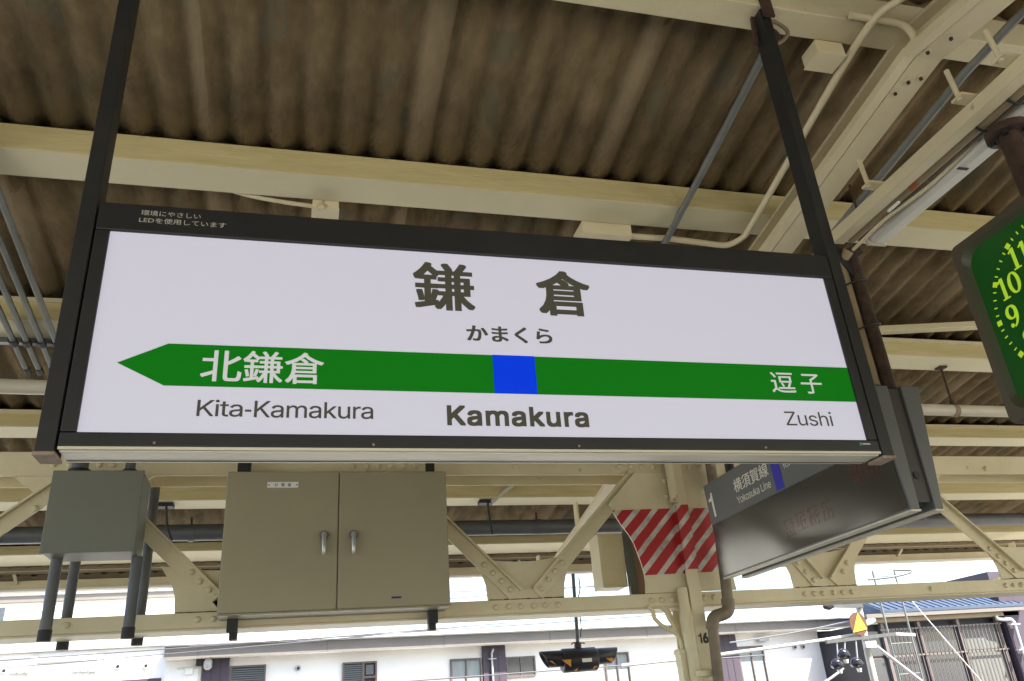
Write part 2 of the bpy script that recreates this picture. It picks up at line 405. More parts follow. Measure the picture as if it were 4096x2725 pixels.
# rafters: an I-section following both slopes
def rafter(xc):
    mb = MB(); ys = [-5.6, RIDGE, 5.5]
    def seg(x0, x1, o0, o1):
        for a, b in zip(ys[:-1], ys[1:]):
            vs_ = []
            for y in (a, b):
                for x, o in ((x0, o0), (x1, o0), (x1, o1), (x0, o1)): vs_.append((x, y, zr(y)-o))
            mb.add(vs_, [(0,1,2,3),(7,6,5,4),(0,4,5,1),(1,5,6,2),(2,6,7,3),(3,7,4,0)])
    seg(xc-0.048, xc+0.095, 0.364, 0.348)
    seg(xc+0.016, xc+0.032, 0.348, 0.187)
    seg(xc-0.048, xc+0.095, 0.187, 0.167)
    mb.build('rafter', 'cream', can)
    mb = MB(); seg(xc-0.115, xc-0.060, 0.372, 0.330)
    mb.build('rafter_duct', 'cream', can)
    mb = MB(); seg(xc-0.0595, xc-0.0485, 0.345, 0.325)
    mb.build('duct_gap', 'board_dark', can)
    # lighter tail strut beyond the girder, on cleats under the purlins
    MB().bar((xc-.03, 5.45, zr(5.45)-.40), (xc-.02, 9.95, zr(9.95)-.54), .10, .03).build('rafter_tail', 'cream', can)
    for y in (6.6, 7.95, 9.5): MB().box(xc-.01, xc+.01, y-.05, y+.05, zr(y)-.52, zr(y)-.17).build('cleat', 'cream', can)
for xc in (2.795, -4.2, 9.8): rafter(xc)
# bolts with washers at the bend of the rafter over the sign
for y, x in ((RIDGE-0.16, 2.80), (RIDGE-0.05, 2.77), (RIDGE+0.10, 2.85), (RIDGE+0.13, 2.80), (RIDGE+0.20, 2.775)):
    wz = MB().tube([(x, y, zr(y)-0.364), (x, y, zr(y)-0.369)], 0.022, 14).build('washer', 'cream_pale', can)
    MB().tube([(x, y, zr(y)-0.369), (x, y, zr(y)-0.380)], 0.009, 6).build('bolt', 'rust', can)
# bracing bar under the sheets
MB().bar((2.9, 5.16, 2.575), (9.0, 4.15, 2.70), 0.075, 0.05).build('brace', 'cream', can, bevel=0.003)
# eave: timber edge, shadow gap, gutter
MB().box(XL, XR, 10.0, 10.08, 1.80, 1.868).build('eave_board', 'eave_brown', can)
MB().box(XL, XR, 9.99, 10.0, 1.815, 1.822).build('eave_strip', 'cream', can)
g = MB(); g.box(XL, XR, 10.16, 10.18, 1.655, 1.745); g.box(XL, XR, 10.18, 10.36, 1.650, 1.668); g.box(XL, XR, 10.36, 10.38, 1.65, 1.90)
g.build('gutter', 'cream', can)
MB().box(XL, XR, 10.27, 10.30, 1.69, 1.86).build('eave_closure', 'eave_brown', can)
MB().box(XL, XR, 10.13, 10.16, 1.628, 1.652).build('gutter_lip', 'wall_white', can)
for k in range(8):
    x = -3.0+k*1.9
    MB().bar((x, 10.03, 1.80), (x, 10.24, 1.66), 0.03, 0.02).build('gutter_bracket', 'cream', can)

# corrugated sheets, each its own piece
PITCH, AMP, NC = 0.18, 0.0235, 6
def sheet_mesh(name, length, phase):
    seg = 10; nx = NC*seg+5
    vs_, fs = [], []
    ny = 3
    for lay in (0, 1):
        for j in range(ny):
            for i in range(nx):
                x = i*PITCH/seg
                z = AMP*math.cos(2*PI*(i/seg))*(-1) + AMP + lay*0.010
                vs_.append((x*S, length*j/(ny-1)*S, z*S))
    o2 = nx*ny
    for j in range(ny-1):
        for i in range(nx-1):
            a = j*nx+i
            fs.append((a+nx, a+nx+1, a+1, a)); fs.append((o2+a, o2+a+1, o2+a+nx+1, o2+a+nx))
    for i in range(nx-1):
        fs.append((i, i+1, o2+i+1, o2+i)); e = (ny-1)*nx
        fs.append((e+i+1, e+i, o2+e+i, o2+e+i+1))
    for j in range(ny-1):
        a = j*nx; fs.append((a+nx, a, o2+a, o2+a+nx)); b = j*nx+nx-1; fs.append((b, b+nx, o2+b+nx, o2+b))
    me = bpy.data.meshes.new(name); me.from_pydata(vs_, [], fs); me.polygons.foreach_set('use_smooth', [True]*len(fs)); me.materials.append(MATS['roof'])
    return me
rows = [(2.30, 3.76), (3.69, 5.21), (5.13, 6.64), (6.56, 7.96), (7.88, 9.62), (9.54, 10.34)]
slope = math.atan(RS)
ncol = int((XR-XL)/(PITCH*NC))
for ri, (ya, yb) in enumerate(rows):
    ln = (yb-ya)/math.cos(slope)
    me = sheet_mesh('roof_sheet', ln, 0)
    for k in range(ncol):
        o = bpy.data.objects.new('roof_sheet', me); C.objects.link(o); o.parent = can
        lift = 0.004+0.0125*(ri % 2)
        p = W((XL+k*PITCH*NC+0.07, ya, zr(ya)+lift+random.uniform(0, 0.004)))-BASE[can.name]
        o.location = p; o.rotation_euler = (-slope+random.uniform(-0.002, 0.002), random.uniform(-0.0015, 0.0015), 0)
for ri, (ya, yb) in enumerate([(-5.6, -3.2), (-3.28, -0.4), (-0.5, 1.0), (0.92, 2.36)]):
    ln = (yb-ya)/math.cos(slope)
    me = sheet_mesh('roof_sheet', ln, 0)
    for k in range(ncol):
        o = bpy.data.objects.new('roof_sheet', me); C.objects.link(o); o.parent = can
        o.location = W((XL+k*PITCH*NC+0.07, ya, zr(ya)+0.004+0.0125*((ri+1) % 2)))-BASE[can.name]; o.rotation_euler = (slope, 0, 0)
MB().prism_x([(2.0, zr(2.0)+0.07), (2.3, zr(2.3)+0.085), (2.6, zr(2.6)+0.07), (2.6, zr(2.6)+0.085), (2.3, zr(2.3)+0.10), (2.0, zr(2.0)+0.085)], XL, XR).build('ridge_cap', 'roof', can)

# ------------------------------------------------------------------ lattice girder
GY = 5.30
gir = thing('lattice_girder', 'cream riveted lattice girder running behind the station sign', 'girder', (1.5, GY, 0.6))
tc = MB(); tc.box(-6, 11, GY, GY+0.014, 1.532, 1.683); tc.box(-6, 11, GY+0.014, GY+0.26, 1.669, 1.683); tc.box(-6, 11, GY+0.26, GY+0.274, 1.532, 1.683)
tc.build('top_chord', 'cream', gir, bevel=0.002)
bc = MB(); bc.box(-6, 11, GY, GY+0.014, 0.610, 0.697); bc.box(-6, 11, GY+0.014, GY+0.26, 0.598, 0.610); bc.box(-6, 11, GY+0.26, GY+0.274, 0.598, 0.697)
bc.build('bottom_chord', 'cream', gir, bevel=0.002)
def diagonal(xa, za, xb, zb):
    d = Vector((xb-xa, zb-za)).normalized(); n = Vector((d.y, -d.x))
    if n.y > 0: n = -n
    a = Vector((xa, za)); b = Vector((xb, zb)); w = 0.088
    mb = MB(); mb.prism_y([tuple(a), tuple(b), tuple(b+n*w), tuple(a+n*w)], GY+0.001, GY+0.012)
    mb.prism_y([tuple(a-n*0.012), tuple(b-n*0.012), tuple(b+n*0.001), tuple(a+n*0.001)], GY-0.034, GY+0.0125)
    return mb.build('diagonal', 'cream', gir, bevel=0.0015)
for s in ((-2.33, 0.75, -1.37, 1.56), (-1.23, 1.56, -0.40, 0.75), (-0.49, 0.75, 0.42, 1.56), (0.62, 1.56, 1.416, 0.75), (1.505, 0.755, 2.31, 1.56),
          (3.09, 1.56, 3.68, 0.75), (3.755, 0.755, 4.56, 1.56), (4.68, 1.56, 5.487, 0.75), (5.60, 0.75, 6.5, 1.56), (6.6, 1.56, 7.4, 0.75)):
    diagonal(*s)
gus = [(-.261,.697),(-.268,.794),(-.285,.845),(-.32,.906),(-.366,.976),(-.215,.952),(-.07,.941),(.086,.944),(.215,.96),(.345,.985),(.32,.917),(.287,.84),(.272,.79),(.262,.697)]
for xn in (-2.38, -0.44, 1.46, 3.715, 5.54, 7.5):
    MB().prism_y([(xn+x, z) for x, z in gus], GY+0.0135, GY+0.022).build('gusset_plate', 'cream', gir, bevel=0.0015)
for xn in (-2.38, -0.44, 1.46, 3.715, 5.54):
    rs_ = random.Random(int(xn*100)); sm = MB(); x = xn-.25
    while x < xn+.25:
        w_ = rs_.uniform(.02, .06); h_ = rs_.uniform(.002, .0055)
        sm.box(x, min(x+w_, xn+.255), GY-.002, GY+.0005, .6965, .6975+h_); x += w_+rs_.choice((0, 0, .008))
    sm.build('rusty_seam', 'rust', gir)['kind'] = 'stuff'
for xn in (-1.30, 0.52, 4.62, 6.55):
    MB().prism_y([(xn-.40,1.535),(xn-.22,1.40),(xn-.10,1.36),(xn+.10,1.36),(xn+.22,1.40),(xn+.40,1.535),(xn+.40,1.62),(xn-.40,1.62)], GY+0.0145, GY+0.023).build('gusset_plate', 'cream', gir)
# lacing between the two faces of the top chord
for k in range(26):
    x = -3.4+k*0.42
    MB().bar((x, GY+0.02, 1.662), (x+0.30, GY+0.255, 1.662), 0.035, 0.008).build('lacing_bar', 'cream', gir)
rv = MB(); nseg = 12
prof = [(0.0195, 0.0), (0.0185, 0.007), (0.0140, 0.0130), (0.006, 0.0162)]
vs_ = [(r_*math.cos(2*PI*k/nseg), -h, r_*math.sin(2*PI*k/nseg)) for r_, h in prof for k in range(nseg)]+[(0, -0.0166, 0)]
fs = [(i*nseg+k, i*nseg+(k+1) % nseg, (i+1)*nseg+(k+1) % nseg, (i+1)*nseg+k) for i in range(3) for k in range(nseg)]+[(3*nseg+k, 3*nseg+(k+1) % nseg, 4*nseg) for k in range(nseg)]
rme = bpy.data.meshes.new('rivet'); rme.from_pydata([(x*S, y*S, z*S) for x, y, z in vs_], [], fs); rme.polygons.foreach_set('use_smooth', [True]*len(fs)); rme.materials.append(MATS['cream'])
RIV = [(0.329,1.595),(0.415,1.595),(0.495,1.595),(0.579,1.595),(0.663,1.595),(0.745,1.595),(1.448,1.592),(2.223,1.592),(2.311,1.592),(2.394,1.592),(2.490,1.592),(2.780,1.588),(2.873,1.588),(-1.481,1.601),(-1.393,1.601),(-1.223,1.601),(-1.146,1.601),
 (1.247,0.652),(1.332,0.652),(1.413,0.652),(1.500,0.652),(1.579,0.652),(1.668,0.652),(2.337,0.654),(2.411,0.654),(2.486,0.654),(2.728,0.656),(2.803,0.656),(3.522,0.651),(3.595,0.651),(3.669,0.651),(3.758,0.651),(3.835,0.651),(3.911,0.651),(4.597,0.650),(5.281,0.650),(5.353,0.650),(5.428,0.650),(5.52,0.65),(5.60,0.65),(5.68,0.65),
 (-1.270,0.656),(-0.567,0.656),(-0.479,0.656),(-0.39,0.656),(-0.30,0.656),(-1.537,1.333),(-0.626,0.932),(-0.574,0.877),(-0.517,0.825),(-0.472,0.781),(1.185,0.924),(1.240,0.869),(1.296,0.815),(1.352,0.760),(1.726,0.921),(1.671,0.868),(1.618,0.816),(1.563,0.759),
 (2.278,1.472),(2.229,1.418),(2.174,1.362),(2.118,1.308),(3.520,0.872),(3.570,0.805),(3.619,0.745),(3.93,0.86),(3.88,0.80),(5.245,0.930),(5.298,0.871),(5.351,0.815),(5.405,0.760),(5.451,1.578),(4.52,1.578),(4.62,1.578),(4.72,1.578)]
for x, z in RIV:
    o = bpy.data.objects.new('rivet', rme); C.objects.link(o); o.parent = gir; o.location = W((x, GY-0.0005, z))-BASE[gir.name]

# ------------------------------------------------------------------ column with its knee plate
col = thing('steel_column', 'cream steel column numbered 16 with red and white striped knee plate', 'column', (2.64, 5.4, -2.133))
sh = MB(); sh.box(2.592, 2.684, 5.236, 5.252, -2.13, 2.40); sh.box(2.63, 2.646, 5.252, 5.54, -2.13, 2.40); sh.box(2.592, 2.684, 5.54, 5.556, -2.13, 2.40)
sh.build('shaft', 'cream', col, bevel=0.003)
kl = [(2.294,.698),(2.302,.76),(2.303,.816),(2.297,.86),(2.288,.908),(2.256,1.033),(2.226,1.096),(2.174,1.171),(2.124,1.268),(2.10,1.315)]
knee = kl+[(2.33,1.545),(2.95,1.545)]+[(5.276-x, z) for x, z in reversed(kl)]
kp = MB().prism_y(knee, 5.282, 5.297).build('knee_plate', 'cream', col, bevel=0.002)
st = [(2.303,.818),(2.297,.86),(2.288,.908),(2.256,1.033),(2.226,1.096),(2.174,1.171),(2.124,1.268)]
stp = st+[(2.30,1.272),(2.60,1.277),(2.95,1.276)]+[(5.276-x, z+0.01) for x, z in reversed(st)]
MB().prism_y(stp, 5.2775, 5.2815).build('striped_panel', 'stripes', kp)
bd = MB(); bd.box(2.588, 2.688, 5.2315, 5.2355, 0.842, 1.292); bd.box(2.5875, 2.5915, 5.2315, 5.274, 0.842, 1.292)
bd.build('striped_band', 'stripes', col)
MB().box(2.53, 2.70, 5.17, 5.232, 0.155, 0.19).build('band_clamp', 'cream', col)
figure_one((2.603, 5.2335, 0.358), (0.027, 0, 0), (0, 0, 0.065), 'ink', col)
lettering('6', (2.637, 5.2335, 0.357), (0.041, 0, 0), (0, 0, 0.067), 'ink', col, 0.035)
for x, z in ((2.560,1.478),(2.558,1.361)):
    o = bpy.data.objects.new('rivet', rme); C.objects.link(o); o.parent = col; o.location = W((x, 5.2815, z))-BASE[col.name]
tag(MB().tube([(2.575,5.21,2.2),(2.575,5.21,1.30)], 0.03, 12).build('conduit', 'cream'), 'cream conduit above the striped band of the column', 'conduit')
t = MB(); t.tube([(2.545,5.245,0.72),(2.545,5.245,-2.13)], 0.036, 14)
tag(t.build('conduit', 'cream'), 'thick cream conduit strapped to the left of the numbered column', 'conduit')

# cables curling from the girder into a duct by the column
cab = [[(2.30,.62),(2.332,.584),(2.341,.534),(2.394,.483),(2.466,.445),(2.505,.390),(2.510,.33)], [(2.40,.62),(2.438,.579),(2.457,.529),(2.495,.459),(2.515,.40),(2.52,.33)], [(2.45,.62),(2.47,.57),(2.50,.50),(2.525,.42),(2.53,.33)]]
for k, (p, lb) in enumerate(zip(cab, ('outer cream cable swooping under the girder to the column duct', 'middle cream cable curling under the girder to the column duct', 'inner cream cable hugging the column under the girder'))):
    tag(MB().tube(smooth_path([(x, 5.30+0.02*k, z) for x, z in p], 5), 0.015, 8).build('cable', 'cream'), lb, 'cable', 'cables beside the column')
t = MB(); t.box(2.475, 2.535, 5.27, 5.36, -2.13, 0.335); t.box(2.47, 2.54, 5.265, 5.365, 0.30, 0.33)
tag(t.build('cable_duct', 'cream', bevel=0.004), 'narrow cream cable duct beside the column foot', 'duct')

# drainpipe with its swan neck
dp = thing('drainpipe', 'weathered brown drainpipe with swan neck elbow beside the column', 'drainpipe', (2.65, 5.13, -2.133))
MB().tube([(2.875,5.13,1.75),(2.86,5.13,1.40),(2.822,5.13,.735),(2.812,5.13,.60)], 0.037, 16).build('pipe', 'drain', dp)
MB().tube(smooth_path([(2.812,5.13,.60),(2.808,5.13,.565),(2.785,5.13,.535),(2.745,5.13,.522),(2.705,5.13,.512),(2.678,5.13,.488),(2.668,5.13,.45)], 4), 0.042, 16).build('elbow', 'drain', dp)
MB().tube([(2.668,5.13,.45),(2.645,5.13,.10),(2.645,5.13,-2.13)], 0.035, 16).build('pipe', 'drain', dp)
for (a, b) in (((2.8135,5.13,.62),(2.811,5.13,.59)), ((2.669,5.13,.47),(2.667,5.13,.44))):
    MB().tube([a, b], 0.045, 16).build('collar', 'drain', dp)
dp2 = MB().tube([(2.93,5.2,1.9),(2.90,5.2,1.40)], 0.03, 10)
tag(dp2.build('riser_pipe', 'black_rubber'), 'short black riser beside the top of the drainpipe', 'pipe')

# things standing behind the knee plate
mbx = thing('meter_box', 'cream meter box behind the striped knee plate', 'box', (2.25, 5.75, 0.76))
MB().box(2.135, 2.33, 5.66, 5.86, 0.80, 1.19).build('case', 'cream', mbx, bevel=0.006)
MB().box(2.15, 2.315, 5.652, 5.66, 0.82, 1.17).build('door', 'cream', mbx, bevel=0.003)
tag(MB().box(2.345, 2.40, 5.66, 5.70, 0.70, 1.30).build('steel_strip', 'grey_pipe'), 'grey steel strip behind the striped knee plate', 'strip')
tag(MB().box(2.402, 2.70, 5.68, 5.71, 0.70, 1.26).build('backing_board', 'kraft_board'), 'reddish brown board behind the striped knee plate', 'board')

# ================================================================== STATION NAME SIGN
SY = 2.30
sg = thing('station_name_sign', 'illuminated white station name sign with green band in a black frame', 'sign', (0.65, 2.35, 0.735))
fr = lambda nm, x0, x1, z0, z1, m='black': MB().box(x0, x1, SY, SY+0.105, z0, z1).build(nm, m, sg, bevel=0.003)
fr('frame_rail', -0.6425, 1.9487, 1.4405, 1.541); fr('frame_rail', -0.6425, 1.9487, 0.7475, 0.7887)
fr('frame_rail', -0.6425, -0.6017, 0.7897, 1.4395); fr('frame_rail', 1.9103, 1.9487, 0.7897, 1.4395)
face = MB().box(-0.6017, 1.9103, SY+0.010, SY+0.018, 0.7887, 1.4405).build('face_panel', 'sign_face', sg)
MB().box(-0.640, 1.946, SY+0.1055, SY+0.112, 0.750, 1.539).build('back_panel', 'black', sg)
MB().box(-0.640, 1.946, SY-0.003, SY+0.004, 0.7375, 0.7465).build('lip', 'alu', sg, bevel=0.001)
MB().box(-0.638, 1.944, SY+0.008, SY+0.108, 0.7335, 0.7465).build('bottom_housing', 'alu', sg, bevel=0.002)
MB().box(-0.638, 1.944, SY+0.088, SY+0.092, 0.7315, 0.7335).build('housing_seam', 'board_dark', sg)
gb = MB().prism_y([(-.527,1.0005),(-.396,1.0665),(1.9095,1.0665),(1.9095,.9335),(-.396,.9335)], SY+0.0082, SY+0.0099).build('green_band', 'sign_green', sg)
MB().box(.5815, .7225, SY+0.0068, SY+0.0081, .9330, 1.0670).build('blue_square', 'sign_blue', sg)
def sign_text(s, r, m, bold=0.0, y=SY+0.0085, res=4, par=sg, single=True):
    return lettering(s, (r[0], y, r[2]), (r[1]-r[0], 0, 0), (0, 0, r[3]-r[2]), m, par, bold, res, single=single)
sign_text('鎌', (.329,.535,1.220,1.404), 'sign_ink', 0.024)
sign_text('倉', (.752,.948,1.220,1.402), 'sign_ink', 0.032)
sign_text('かまくら', (.500,.792,1.113,1.173), 'sign_ink', 0.030)
sign_text('Kamakura', (.425,.887,.823,.890), 'sign_ink', 0.022)
sign_text('Kita', (-.300,-.175,.841,.893), 'sign_ink', 0.004)
MB().box(-.1685, -.1510, SY+0.0084, SY+0.0090, .8575, .8640).build('letter', 'sign_ink', sg)
sign_text('Kamakura', (-.143,.200,.840,.892), 'sign_ink', 0.004)
sign_text('Zushi', (1.607,1.793,.840,.893), 'sign_ink', 0.001)
sign_text('北鎌倉', (-.301,.051,.947,1.052), 'sign_white', 0.012, SY+0.0070)
sign_text('逗', (1.580,1.675,.961,1.039), 'sign_white', 0.006, SY+0.0070)
sign_text('子', (1.700,1.785,.960,1.036), 'sign_white', 0.006, SY+0.0070)
sign_text('環境にやさしい', (-.520,-.345,1.5005,1.520), 'print_faint', 0.0, SY-0.0012, 2, single=False)
sign_text('LEDを使用しています', (-.523,-.267,1.4735,1.4935), 'print_faint', 0.0, SY-0.0012, 2, single=False)
lg = MB(); lg.prism_y([(1.874+0.0055*math.cos(a)*0.8+0.002*math.sin(a), .7725+0.0062*math.sin(a)) for a in [k*PI/6 for k in range(12)]], SY-0.0015, SY-0.0008)
lg.build('maker_logo', 'logo_green', sg)
MB().box(1.881, 1.913, SY-0.0014, SY-0.0008, .7705, .7755).build('maker_lettering', 'print_faint', sg)
for x in (-.40, .20, .84, 1.5):
    MB().tube([(x, SY-0.004, .757), (x, SY, .757)], 0.0042, 8).build('screw', 'rust_light', sg)
for x0, x1 in ((-.697, -.648), (1.9535, 2.002)):
    MB().box(x0, x1, SY, SY+0.08, 0.732, 2.868).build('hanger_post', 'post_black', sg, bevel=0.003)
    MB().box(x0-0.002, x1+0.002, SY-0.002, SY+0.084, 0.722, 0.7315).build('post_end_cap', 'rust_light', sg)
    xc = (x0+x1)/2
    hk = MB(); hk.bar((xc, SY-0.02, 2.80), (xc-0.01, SY-0.028, 2.965), 0.055, 0.012, (0,1,0)); hk.bar((xc-0.012, SY-0.03, 2.96), (xc-0.012, SY+0.03, 2.975), 0.05, 0.012)
    hk.build('hook_plate', 'rust', sg)
    MB().tube(smooth_path([(xc+0.02, SY+0.04, 2.845), (xc+0.09, SY+0.05, 2.850), (xc+0.145, SY+0.06, 2.815), (xc+0.12, SY+0.07, 2.77), (xc+0.055, SY+0.08, 2.725)], 5), 0.010, 8).build('tie_rod', 'drain', sg)
    MB().tube(smooth_path([(xc+0.01, SY+0.06, 2.80), (xc+0.07, SY+0.07, 2.81), (xc+0.10, SY+0.08, 2.775), (xc+0.05, SY+0.09, 2.74)], 5), 0.017, 8).build('tie_rod', 'rust', sg)
    MB().bar((xc-0.035, SY+0.05, 2.86), (xc-0.045, SY+0.06, 2.70), 0.018, 0.014, (0,1,0)).build('strap', 'rust', sg)

# ================================================================== DEPARTURE BOARD
db = thing('departure_board', 'grey hanging departure board with Yokosuka Line heading and dark display', 'display board', (2.70, 3.9, 0.70))
BY0, BY1 = 3.0, 4.775
MB().prism_y([(2.617,.708),(2.664,.708),(2.678,1.30),(2.584,1.30)], BY0, BY1).build('housing', 'board_grey', db, bevel=0.003)
MB().prism_y([(2.746,.708),(2.789,.708),(2.852,1.30),(2.751,1.30)], BY0, BY1).build('housing', 'board_grey', db, bevel=0.003)
MB().prism_y([(2.667,.735),(2.743,.735),(2.748,1.29),(2.681,1.29)], BY0+0.05, BY1-0.03).build('core', 'board_dark', db)
MB().box(2.669, 2.744, BY0+0.012, BY0+0.03, .742, 1.29).build('end_plate', 'board_dark', db)
MB().tube([(2.705, BY0+0.006, .865), (2.705, BY0+0.0118, .865)], 0.017, 14).build('knockout', 'black', db)
for x0, x1 in ((2.615, 2.666), (2.744, 2.791)):
    MB().box(x0, x1, BY0-0.002, BY1+0.002, .699, .7075).build('bottom_trim', 'alu', db)
def bx(z, e): return 2.617-0.055*(z-0.708)-e
def board_rect(nm, y0, y1, z0, z1, e, m, par=db):
    vs_ = []
    for ee in (e, e-0.002):
        vs_ += [(bx(z0,ee), y0, z0), (bx(z0,ee), y1, z0), (bx(z1,ee), y1, z1), (bx(z1,ee), y0, z1)]
    return MB().add(vs_, [(0,1,2,3),(7,6,5,4),(0,4,5,1),(1,5,6,2),(2,6,7,3),(3,7,4,0)]).build(nm, m, par)
board_rect('heading_panel', BY0+0.012, BY1-0.01, 1.046, 1.292, 0.003, 'board_grey')
led = board_rect('display_window', BY0+0.012, BY1-0.01, .716, 1.038, 0.003, 'led_panel')
board_rect('route_colour_bar', 3.876, 3.955, 1.047, 1.291, 0.0050, 'print_blue')
def board_text(s, y0, y1, z0, z1, bold=0.0):
    return lettering(s, (bx(z0,0.0052), y0, z0), (0, y1-y0, 0), (bx(z1,0.0052)-bx(z0,0.0052), 0, z1-z0), 'print_white', db, bold, single=len(s) < 5)
figure_one((bx(1.078,0.0052), 4.735, 1.078), (0, -.058, 0), (bx(1.232,0.0052)-bx(1.078,0.0052), 0, .154), 'print_white', db)
board_text('横須賀線', 4.392, 3.99, 1.150, 1.232, 0.008)
board_text('Yokosuka Line', 4.391, 3.997, 1.082, 1.128)
board_text('for Zushi', 3.838, 3.600, 1.141, 1.172)
rnd = random.Random(3); ld = MB()
for (y, z) in ((3.20,.905),(3.31,.905),(3.62,.80),(3.74,.80),(3.86,.80),(3.98,.79)):
    for i in range(9):
        for j in range(9):
            if rnd.random() < (0.75 if (i in (1, 4, 7) or j in (0, 4, 8)) else 0.15):
                yy = y-i*0.0105; zz = z+j*0.0105
                ld.add([(bx(zz,.0045), yy, zz), (bx(zz,.0045), yy-0.0075, zz), (bx(zz+.0075,.0045), yy-0.0075, zz+.0075), (bx(zz+.0075,.0045), yy, zz+.0075)], [(0,1,2,3)])
ld.build('dim_red_dots', 'led_red', led, raw=True)['kind'] = 'stuff'
for yp in (3.035, 4.62):
    MB().tube([(2.716, yp, 1.292), (2.716, yp, 2.06)], 0.034 if yp < 4 else 0.03, 14).build('hanger_pole', 'rust' if yp < 4 else 'black', db)
MB().bar((2.60, 3.02, 2.09), (2.70, 3.02, 1.91), 0.035, 0.012, (0,1,0)).build('clamp_strap', 'black_rubber', db)
MB().bar((2.655, 3.02, 2.055), (2.585, 3.02, 2.07), 0.02, 0.02).build('clamp_strap', 'black_rubber', db)
MB().box(2.68, 2.76, 2.99, 3.08, 2.04, 2.065).build('flange', 'rust', db)
tag(MB().tube([(2.650,3.05,1.315),(2.650,3.05,1.93),(2.655,3.05,2.0),(2.68,3.0,2.05)], 0.027, 12).build('conduit', 'brown_pipe'), 'tan conduit dropping beside the rusty pole into the departure board', 'conduit')
for z, r_ in ((1.62, .052), (1.87, .056)):
    tag(MB().tube([(2.685+0.05*math.cos(a)*1.45, 3.035+0.055*math.sin(a), z+0.02*math.cos(a)) for a in [k*PI/10 for k in range(21)]], 0.005, 6).build('cable_tie', 'black_rubber'),
        'black cable tie on the rusty pole, '+('lower one above the departure board' if z < 1.7 else 'upper one below the lamp end'), 'cable tie')

# ================================================================== CLOCK
ck = thing('hanging_clock', 'square olive framed platform clock with glowing green dial', 'clock', (2.78, 1.943, 0.86))
KY, KZ, KX = 1.943, 1.248, 2.58
def rsq(h, r, n=8):
    pts = []
    for cx, cz, a0 in ((h-r, h-r, 0), (-(h-r), h-r, PI/2), (-(h-r), -(h-r), PI), (h-r, -(h-r), 1.5*PI)):
        pts += arc((cx, cz), r, a0, a0+PI/2, n)
    return pts
def loop_strip(loops, nm, m, par, cap=None):
    mb = MB(); n = len(loops[0]); vs_ = [p for lp in loops for p in lp]; fs = []
    for i in range(len(loops)-1):
        for k in range(n): fs.append((i*n+k, i*n+(k+1) % n, (i+1)*n+(k+1) % n, (i+1)*n+k))
    if cap is not None: fs.append(tuple(range(cap*n, cap*n+n)))
    mb.add(vs_, fs); return mb.build(nm, m, par)
lp = lambda h, r, x: [(x, KY+a, KZ+b) for a, b in rsq(h, r)]
loop_strip([lp(.375,.03,2.98), lp(.390,.035,2.95), lp(.390,.035,2.60), lp(.382,.03,KX-0.004), lp(.352,.07,KX-0.004)], 'frame', 'clock_frame', ck, 0)
loop_strip([lp(.352,.07,KX-0.0038), lp(.333,.075,KX+0.022)], 'rim', 'clock_rim', ck)
dial = loop_strip([lp(.336,.075,KX+0.0205), lp(.334,.075,KX+0.030)], 'dial', 'clock_face', ck, 0)
DX = KX+0.0195
def dpt(u, v): return (DX, KY-u, KZ+v)           # u to the reader's right, v up
def quad_mark(a, r0, r1, w):
    ca, sa = math.sin(a), math.cos(a); t = (sa, -ca)
    pts = [(ca*r0-t[0]*w, sa*r0-t[1]*w), (ca*r1-t[0]*w, sa*r1-t[1]*w), (ca*r1+t[0]*w, sa*r1+t[1]*w), (ca*r0+t[0]*w, sa*r0+t[1]*w)]
    return MB().add([dpt(*p) for p in pts], [(0,1,2,3)])
for k in range(60):
    a = 2*PI*k/60
    (quad_mark(a, .287, .309, .0105) if k % 5 == 0 else quad_mark(a, .290, .305, .0025)).build('hour_mark' if k % 5 == 0 else 'minute_mark', 'clock_mark', dial)
def stroke(mb, pts, ws, off, sc_):
    """a pen line of varying width as a strip"""
    P = [Vector((p[0], p[1])) for p in pts]; n = len(P); L = []; R_ = []
    for i in range(n):
        d = (P[min(i+1, n-1)]-P[max(i-1, 0)]).normalized(); nn = Vector((-d.y, d.x)); w = ws[i] if isinstance(ws, list) else ws
        L.append(P[i]+nn*w); R_.append(P[i]-nn*w)
    vs_ = [dpt(off[0]+p.x*sc_, off[1]+p.y*sc_) for p in L+R_]
    mb.add(vs_, [(i, i+1, n+i+1, n+i) for i in range(n-1)])
def ell(cx, cy, rx, ry, a0, a1, n=20): return [(cx+rx*math.cos(a0+(a1-a0)*i/n), cy+ry*math.sin(a0+(a1-a0)*i/n)) for i in range(n+1)]
def wv(n, lo, hi, ph=0): return [lo+(hi-lo)*abs(math.cos(ph+2*PI*i/n)) for i in range(n+1)]
